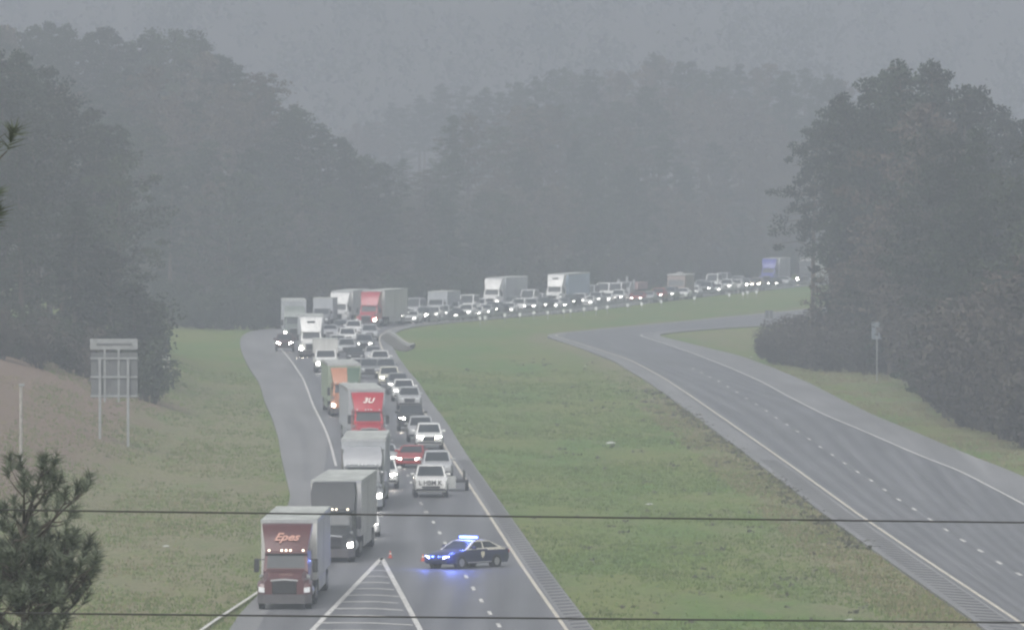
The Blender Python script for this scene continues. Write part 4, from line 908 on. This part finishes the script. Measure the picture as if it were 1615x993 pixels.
# shrubs and thickets along the wood edges
def shrub(kind, u, y, hgt, label, group, cat='shrub'):
    p = at(u, 400, y); v = random.choice(SV[kind]); s_ = hgt / v[2] * random.uniform(.85, 1.15)
    plant(v, (('brown_shrub' if kind == 'brown' else 'green_shrub'), 'stems', 'foliage'), label, cat, group, (p.x, p.y, float(gz(p.x, p.y))), s_, s_ * random.uniform(1., 1.3), random.uniform(0, 6.28))
for u in np.arange(1198, 1690, 13):
    yb = float(np.interp(u, [1190, 1215, 1300, 1380, 1432, 1446, 1500, 1615, 1700], [955, 925, 893, 882, 876, 826, 730, 672, 650]))
    sp_ = 'left of the tall sign' if u < 1370 else 'just right of the tall sign' if u < 1450 else 'by the right border' if u > 1540 else 'above the bend of the verge'
    hg = float(np.interp(u, [1190, 1215, 1260, 1425, 1440, 1615], [1.8, 2.9, 3.6, 4.6, 6.0, 8.0]))
    for k in range(2): shrub('brown', u + random.uniform(-5, 5), yb + k * 16 + random.uniform(0, 10), hg * (1 + .25 * k), "brown thicket shrub at the foot of the right wood, " + sp_, 'thicket on the right, ' + sp_)
for u in np.arange(-60, 236, 14):
    shrub('green' if random.random() < .7 else 'brown', u + random.uniform(-5, 5), random.uniform(742, 772), 3.8 + (u > 215) * 1.5, "dark shrub at the foot of the left wood behind the brown bank", 'shrubs at the left wood')
for u in np.arange(222, 246, 8): shrub('green', u, random.uniform(792, 815), 6.0, "tall dark shrub beside the sign frame on its right", 'shrubs right of the sign frame')
for u in np.arange(250, 440, 11):
    shrub('green', u + random.uniform(-4, 4), 1100 + random.uniform(0, 14), 4.5, "low shrub where the verge ends below the left hill", 'shrubs below the left hill')
for u in np.arange(436, 1330, 15):
    k = int(np.argmin(np.abs(CX + F * LL[:, 0] / LL[:, 1] - u) + (LL[:, 1] < 1120) * 1e6))
    sp_ = next(t_ for lim, t_ in ((620, 'at the bend'), (780, 'left of the white lorries'), (940, 'behind the white lorries'), (1110, 'behind the camper'), (9999, 'behind the blue lorry')) if u < lim)
    shrub('brown' if random.random() < .6 else 'green', u, LL[k, 1] + 22 + random.uniform(0, 9), 5.0, "brush along the far roadside, " + sp_, 'far roadside brush ' + sp_)
# far ridge wood: one mass
g = np.random.default_rng(5); n = 2600
X = g.uniform(-420, 520, n); Y = g.uniform(2200, 3300, n); Z = gz(X, Y)
C = np.stack([X, Y, Z + g.uniform(6, 17, n)], 1); SPR = g.uniform(3.5, 6.5, n)
o = link("far_wood", leaf_mesh("far_wood", C, .5, 1.25, 46, SPR, M_LEAF, 3, 1.3)); o["kind"] = "stuff"; o["label"] = "distant wooded ridge fading into the fog"

# ------------------------------------------------------------------ two roadside pines close to the lens
M_NEEDLE = mat("pine_needles", (.11, .13, .092), .6, 0, .3, 2., rand=0, spec=.3)
def needle_tufts(tips, seed, n=74, ln=.23, w=.0085):
    g = np.random.default_rng(seed); P = []
    for base, d, L in tips:
        d = Vector(d).normalized()
        for i in range(int(n * max(.6, L / .3))):
            t = g.random() ** .8; b = Vector(base) + d * L * t
            q = Vector(g.normal(size=3)).cross(d)
            if q.length < 1e-4: continue
            q.normalize(); dirn = (d * g.uniform(.35, 1.15) + q * g.uniform(.5, 1.0)).normalized(); l_ = ln * g.uniform(.65, 1.1)
            s_ = dirn.cross(Vector(g.normal(size=3))).normalized() * w
            P += [b - s_, b + s_, b + dirn * l_ + Vector((0, 0, -.12 * l_))]
    me = bpy.data.meshes.new("needles"); A = np.array([tuple(p) for p in P], np.float32); nv = len(A)
    me.from_pydata(A.tolist(), [], np.arange(nv).reshape(-1, 3).tolist()); me.update(); me.materials.append(M_NEEDLE); return me
def near_pine(label, base, top, Y, tipsA, seed, group='pines near the lens', rest=70, rmax=2.8, zlo=5., umax=None, ztop=None):
    """trunk from base to top; tipsA = shoot ends given as world points, joined to the trunk by limbs"""
    g = random.Random(seed); t = thing('pine_tree', label, 'tree', base, 0, group); B = Vector(base)
    mb = MB(); tp = [B.lerp(Vector(top), k) - B for k in np.linspace(0, 1, 9)]; tp[0].z -= .5
    mb.tube(tp, list(np.linspace(.20, .02, 9)), 9); mb.build('trunk', M_BARK, t)
    lb = MB(); tips = []
    def limb(q, thick, n_side):
        f = min(max((q.z - .9 * math.hypot(q.x - B.x, q.y - B.y) * .8 - B.z) / (top[2] - B.z), .08), .985); s_ = B.lerp(Vector(top), f)
        mid = s_.lerp(q, .55) + Vector((0, 0, -.06 * (q - s_).length)); L_ = [s_ - B, mid - B, q - B]
        lb.tube(L_, [thick, thick * .6, .008], 5)
        d = (q - mid).normalized(); tips.append((q - B - d * .10, d * .55 + Vector((0, 0, .8)), .32))
        for i in range(n_side):
            k = g.uniform(.35, .98); p0 = (mid.lerp(q, (k - .35) / .65)) - B
            e = p0 + Vector((g.uniform(-.34, .34), g.uniform(-.34, .34), g.uniform(.02, .34)))
            lb.tube([p0, (p0 + e) / 2 + Vector((0, 0, -.02)), e], [.014, .01, .005], 4)
            d2 = (e - p0).normalized(); tips.append((e, d2 * .5 + Vector((0, 0, .6)), g.uniform(.16, .30)))
    for q, ns in tipsA: limb(Vector(q), .035, ns)
    for i in range(rest):
        z = g.uniform(zlo, ztop or top[2] - .5); r = min(rmax, .5 + (top[2] - z) * .42) * g.uniform(.6, 1.); th = g.uniform(0, 6.28)
        q = Vector((B.x + r * math.cos(th), B.y + r * math.sin(th), z))
        if umax is not None and CX + F * q.x / q.y > umax(HOR + F * (H - q.z) / q.y): continue
        limb(q, .045, 7)
    lb.build('branches', M_BARK, t, False)
    link('needles', needle_tufts(tips, seed), None, t)
    return t
def pw(u, v, y, dy=0): p = at(u, v, y + dy); return (p.x, p.y, p.z)
gg = random.Random(4); Y0 = 150.
shoots = [(66, 742, 6), (38, 768, 5), (84, 752, 4), (52, 790, 4), (104, 790, 4), (122, 782, 4), (92, 806, 3), (22, 808, 3), (4, 822, 3),
          (118, 858, 6), (138, 880, 6), (100, 872, 6), (152, 892, 5), (128, 905, 6), (88, 895, 6), (146, 918, 4), (110, 925, 6), (70, 870, 5), (45, 862, 5), (20, 850, 5), (60, 905, 6), (30, 890, 6), (5, 880, 6), (5, 920, 6), (40, 930, 6), (85, 940, 6), (120, 950, 5), (60, 965, 5), (20, 965, 5), (100, 972, 5)]
bx = at(28, 900, Y0)
umax_ = lambda v: np.interp(v, [700, 735, 770, 800, 835, 860, 900, 940, 1000, 1200], [-60, 40, 60, 80, 70, 100, 125, 100, 90, 200])
near_pine("pine top with feathery needle tufts at the lower left, in front of the brown bank", (bx.x, Y0, -.1), (bx.x + .1, Y0, at(0, 800, Y0).z), Y0,
          [(pw(u, v, Y0, gg.uniform(-.9, .9)), k) for u, v, k in shoots], 21, rest=85, rmax=2.3, zlo=6., umax=umax_, ztop=at(0, 872, Y0).z)
Y1 = 98.; bx = at(-290, 300, Y1)
near_pine("pine whose two dark shoots poke in at the left edge above the wood", (bx.x, Y1, -.1), (bx.x + .2, Y1, 23.6), Y1,
          [(pw(-14, 258, Y1), 2), (pw(-11, 336, Y1), 2)], 33, rest=90, rmax=2.2, zlo=9., umax=lambda v: -75)
# ------------------------------------------------------------------ overhead wires
M_WIRE = mat("wire_black", (.04, .04, .042), .6)
for (v0, v1, yw_, lab) in ((803.5, 823.5, 62., "upper of the two thin black wires strung across the view"), (966, 981, 60., "lower thin black wire strung across the view near the bottom")):
    a, b_ = at(0, v0, yw_), at(1615, v1, yw_ + .5); pts = []
    for k in np.linspace(-9, 10, 60):
        p = a + (b_ - a) * k; p.z += .0009 * (k - .5) ** 2 * 6 - .0009 * 6 * .25; pts.append(p)
    mb = MB(); mb.tube(pts, .0058, 6); tag(mb.build('power_line', M_WIRE), lab, 'wire', 'overhead wires')

# ------------------------------------------------------------------ roadside things
def post_sign(name, label, cat, u, v, panel_w, panel_h, top_h, m, posts=1, back=True, group=None):
    p = gp(u, v); t = thing(name, label, cat, p, 0, group)
    for sx in ((0,) if posts == 1 else (-.35, .35)):
        mb = MB(); mb.box(sx * panel_w - .05, sx * panel_w + .05, -.04, .04, -.3, top_h, .01); mb.build('post', M_STEEL, t)
    mb = MB(); mb.box(-panel_w / 2, panel_w / 2, .045, .065, top_h - panel_h, top_h, .004); mb.build('panel', m, t)
    return t
post_sign('road_sign', "small dark square sign on a post beside the far empty road", 'sign', 1213, 509, .95, .95, 1.5, mat("sign_dark", (.10, .105, .11), .5, .2, .1, 3))
post_sign('road_sign', "tall narrow sign on a pale post in front of the right wood", 'sign', 1383, 601, .95, 1.6, 5.4, mat("sign_back", (.20, .23, .27), .45, .3, .1, 3))
post_sign('road_sign', "pale upright panel on a post at the verge right of the sign frame", 'sign', 262, 590, .62, 1.35, 1.75, mat("sign_pale", (.5, .51, .48), .5, 0, .1, 3))
# the big guide sign seen from behind
pl, pr = gp(157, 691), gp(202, 706)
ys_ = (pl.y + pr.y) / 2; sc_ = F / ys_
t = thing('guide_sign', "large road sign seen from behind, grey rails on two posts, by the brown bank", 'sign', ((pl.x + pr.x) / 2, ys_, min(pl.z, pr.z)), 0)
b0 = Vector(t.location)
X_ = lambda u: at(u, 600, ys_).x - b0.x
Z_ = lambda v: at(800, v, ys_).z - b0.z
for u in (157.5, 202): mb = MB(); mb.box(X_(u) - .085, X_(u) + .085, -.12, .08, -1.2, Z_(566), .01); mb.build('post', M_STEEL, t)
M_SBACK = mat("sign_aluminium_back", (.14, .148, .152), .5, .3, .12, 2)
npan = 5
for k in range(npan):
    xa = X_(143) + (X_(217) - X_(143)) * k / npan; xb = X_(143) + (X_(217) - X_(143)) * (k + 1) / npan
    mb = MB(); mb.box(xa + .008, xb - .008, .20, .235, Z_(627), Z_(556), .004); mb.build('panel', M_SBACK, t)
mb = MB(); mb.box(X_(142), X_(217), .14, .18, Z_(551), Z_(534), .006); mb.build('exit_panel', M_STEEL, t)
mb = MB(); mb.box(X_(152), X_(208), .10, .138, Z_(544.5), Z_(541), .005); mb.build('rail', M_SBACK, t)
for v in (565, 594.5, 624.5): mb = MB(); mb.box(X_(142.5), X_(217), .085, .19, Z_(v + 1.6), Z_(v - 1.6), .01); mb.build('rail', M_STEEL, t)
for u in (165, 187): mb = MB(); mb.box(X_(u) - .07, X_(u) + .07, .12, .195, Z_(634), Z_(550), .01); mb.build('stiffener', M_STEEL, t)
# weathered pole on the bank
p = gp(33, 742); t = thing('marker_pole', "weathered pale pole with a small cap standing on the brown bank", 'pole', p)
hp = (742 - 609) * p.y / F
mb = MB(); mb.cyl((0, 0, -.4), (0, 0, hp), .115, .10, 10); mb.build('shaft', M_WOOD, t, True, 50)
mb = MB(); mb.box(-.12, .22, -.12, .12, hp, hp + .16, .03); mb.build('cap', M_STEEL, t)
# guardrail along the median edge of the bend, and delineators in front of it
Q = LR[(LR[:, 1] > 1128) & (LR[:, 1] < 1470)]; Qg = resample(offset(Q, .55), 4, 1)
t = thing('guardrail', "low steel guardrail along the far row of vehicles", 'guardrail', (Qg[0][0], Qg[0][1], -.1)); o_ = Vector(t.location)
mb = MB(); nn = normals(Qg); rings = []
for (x, y), n_ in zip(Qg, nn):
    prof = [(0, .42), (.05, .47), (.0, .54), (.0, .60), (.05, .67), (0, .73), (-.03, .73), (-.03, .42)]
    rings.append([Vector((x + n_[0] * a, y + n_[1] * a, z)) - o_ for a, z in prof])
mb.loft(rings); mb.build('rail', M_STEEL, t, True, 60)
pm = MB(); pm.box(-.06, .06, -.08, .08, -.2, .72, .01); pm = pm.mesh('post'); pm.materials.append(M_STEEL)
for x, y in Qg[::1]:
    k = link('post', pm, None, t); k.location = Vector((x - .12, y + .05, 0)) - o_
M_REFL = mat("reflector_white", (.85, .85, .85), .3, 0, .05, 5, coat=.6)
dl = [(757, 513), (765, 512), (796, 508), (820, 507), (842, 504), (864, 504), (889, 501), (900, 500.5), (921, 498), (940, 497), (958, 494.5), (990, 491.5), (1012, 489.5), (1043, 485.5), (1095, 480), (1150, 475), (1172, 473), (1179, 471), (1193, 470)]
pmesh = MB(); pmesh.box(-.045, .045, -.02, .02, -.3, .95, .008); pmesh = pmesh.mesh('stake'); rmesh = MB(); rmesh.box(-.16, .16, -.045, -.021, .66, 1.06, .01); rmesh = rmesh.mesh('reflector')
for i, (u, v) in enumerate(dl):
    where = "left part" if i < 6 else ("middle" if i < 13 else "right end")
    t = thing('delineator', "short stake with white reflector below the guardrail, " + where + " of the row", 'delineator', fp(u, v, -.1), random.uniform(-.2, .2), 'delineator stakes, ' + where)
    setmat(link('stake', pmesh, None, t), M_STEEL); setmat(link('reflector', rmesh, None, t), M_REFL)
# dark weed tufts along the median shoulder and scraps of litter
cs = []; sp = []; gw = np.random.default_rng(12)
for i in range(200):
    y = gw.uniform(500, 830); x = float(by_y(RL, y)) - abs(gw.normal(.1, .55)) * (1 + (gw.random() < .12) * 2)
    cs += [(x + gw.normal(0, .35), y + gw.normal(0, .6), float(gz(x, y)) + .06) for _ in range(gw.integers(1, 5))]
for i in range(130):
    y = gw.uniform(405, 950); xa, xb = float(by_y(LR, y)) + .6, float(by_y(RL, y)) - 2; x = xa + (xb - xa) * gw.random() ** .6
    cs += [(x + gw.normal(0, .3), y + gw.normal(0, .5), float(gz(x, y)) + .03) for _ in range(gw.integers(1, 3))]
cs = np.array(cs); o = link("weeds", leaf_mesh("weeds", cs, .04, .16, 9, gw.uniform(.12, .34, len(cs)), mat("dry_weed", (.10, .10, .065), .9, 0, .3, .7), 8, .45)); o["kind"] = "stuff"; o["label"] = "dark weeds scattered over the median grass"
M_BLADE = mat("grass_blades", (.135, .185, .055), .9, 0, .2, .3, spec=.15)
M_BLADE2 = mat("dry_grass_blades", (.23, .205, .12), .9, 0, .2, .35, spec=.1)
def grass_sheet(n, y0, y1, xa, xb, m, label, seed, keep=None):
    g = np.random.default_rng(seed); Y = y0 + (y1 - y0) * g.random(n) ** 1.4; A, B_ = xa(Y), xb(Y); X = A + (B_ - A) * g.random(n)
    k = (wob(X, Y, 3.1, 1.) + wob(X, Y, 7.7, 4.) > g.normal(-.2, .8, n)); X, Y = X[k], Y[k]; Z = gz(X, Y); P = []
    for j in range(4):
        a = g.uniform(0, 6.28, len(X)); h_ = g.uniform(.06, .20, len(X)); w = .035; dx, dy = np.cos(a) * w, np.sin(a) * w; ox, oy = g.normal(0, .12, (2, len(X)))
        P.append(np.stack([np.stack([X + ox - dx, Y + oy - dy, Z - .02], 1), np.stack([X + ox + dx, Y + oy + dy, Z - .02], 1), np.stack([X + ox + g.normal(0, .07, len(X)), Y + oy + g.normal(0, .07, len(X)), Z + h_], 1)], 1).reshape(-1, 3))
    P = np.concatenate(P); me = bpy.data.meshes.new("grass"); nv = len(P)
    me.vertices.add(nv); me.vertices.foreach_set("co", P.astype(np.float32).ravel()); me.loops.add(nv); me.loops.foreach_set("vertex_index", np.arange(nv, dtype=np.int32))
    me.polygons.add(nv // 3); me.polygons.foreach_set("loop_start", np.arange(0, nv, 3, dtype=np.int32)); me.update(calc_edges=True); me.materials.append(m)
    o = link("grass", me); o["kind"] = "stuff"; o["label"] = label
fLR = lambda y: by_y(LR, y) + .05; fRL = lambda y: by_y(RL, y) - .05; fLL = lambda y: by_y(LL, y) - .1; fRR = lambda y: by_y(RR, y) + .1
grass_sheet(32000, 396, 900, fLR, fRL, M_BLADE, "green grass of the median", 1)
grass_sheet(9000, 396, 800, lambda y: fRL(y) - 3.5, fRL, M_BLADE2, "dry grass along the median edge of the empty road", 2)
grass_sheet(22000, 396, 900, lambda y: fLL(y) - 18, fLL, M_BLADE, "grass of the left verge", 3)
grass_sheet(9000, 396, 720, lambda y: fLL(y) - 22, lambda y: fLL(y) - 4, M_BLADE2, "dry grass on the left bank", 4)
grass_sheet(12000, 500, 930, fRR, lambda y: fRR(y) + 9, M_BLADE2, "dry grass of the right verge", 5)
M_LIT2 = mat("litter_white", (.55, .56, .54), .6, 0, .1, 4)
for (u, v, s_, lab) in ((963, 699, .28, "white scrap of litter lying in the middle of the median"), (1024, 795, .16, "tiny white scrap in the median above the wire"), (1253, 821, .13, "tiny pale scrap at the wire near the right shoulder"),
                     (1340, 977, .13, "tiny pale scrap at the bottom of the median"), (1185, 563, .14, "pale scrap on the verge left of the right thicket"), (923, 577, .12, "small white scrap at the top of the median"), (262, 861, .14, "pale flattened scrap in the grass left of the maroon lorry")):
    p = fp(u, v, -.1); g_ = random.Random(u); mb = MB(); n_ = 10
    mb.loft([[(math.cos(a) * s_ * 1.3 * r * g_.uniform(.7, 1.2), math.sin(a) * s_ * 1.6 * r * g_.uniform(.7, 1.2), z + g_.uniform(0, .1) * s_) for a in [6.283 * k / n_ for k in range(n_)]] for r, z in ((1., 0), (.8, .22 * s_), (.35, .36 * s_))])
    o = mb.build('litter', M_LIT2, None, False); o.location = p; o.rotation_euler = (0, 0, g_.uniform(0, 3)); tag(o, lab, 'litter')

# ------------------------------------------------------------------ the foggy air
mb = MB(); mb.box(-960, 960, -90, 4060, -2.2, 128); hz = mb.mesh('haze', False)
m = bpy.data.materials.new("fog"); m.use_nodes = True; nt = m.node_tree; nt.nodes.clear()
out = nt.nodes.new("ShaderNodeOutputMaterial"); pv = nt.nodes.new("ShaderNodeVolumePrincipled")
pv.inputs["Color"].default_value = (.625, .675, .775, 1); pv.inputs["Density"].default_value = HAZE_DENSITY; pv.inputs["Density Attribute"].default_value = ""
pv.inputs["Anisotropy"].default_value = 0.0
nt.links.new(pv.outputs[0], out.inputs["Volume"]); hz.materials.append(m)
o = link("haze", hz); o["kind"] = "stuff"; o["label"] = "pale rain fog filling the valley"
print("trees", NTREE, "objects", len(bpy.data.objects))
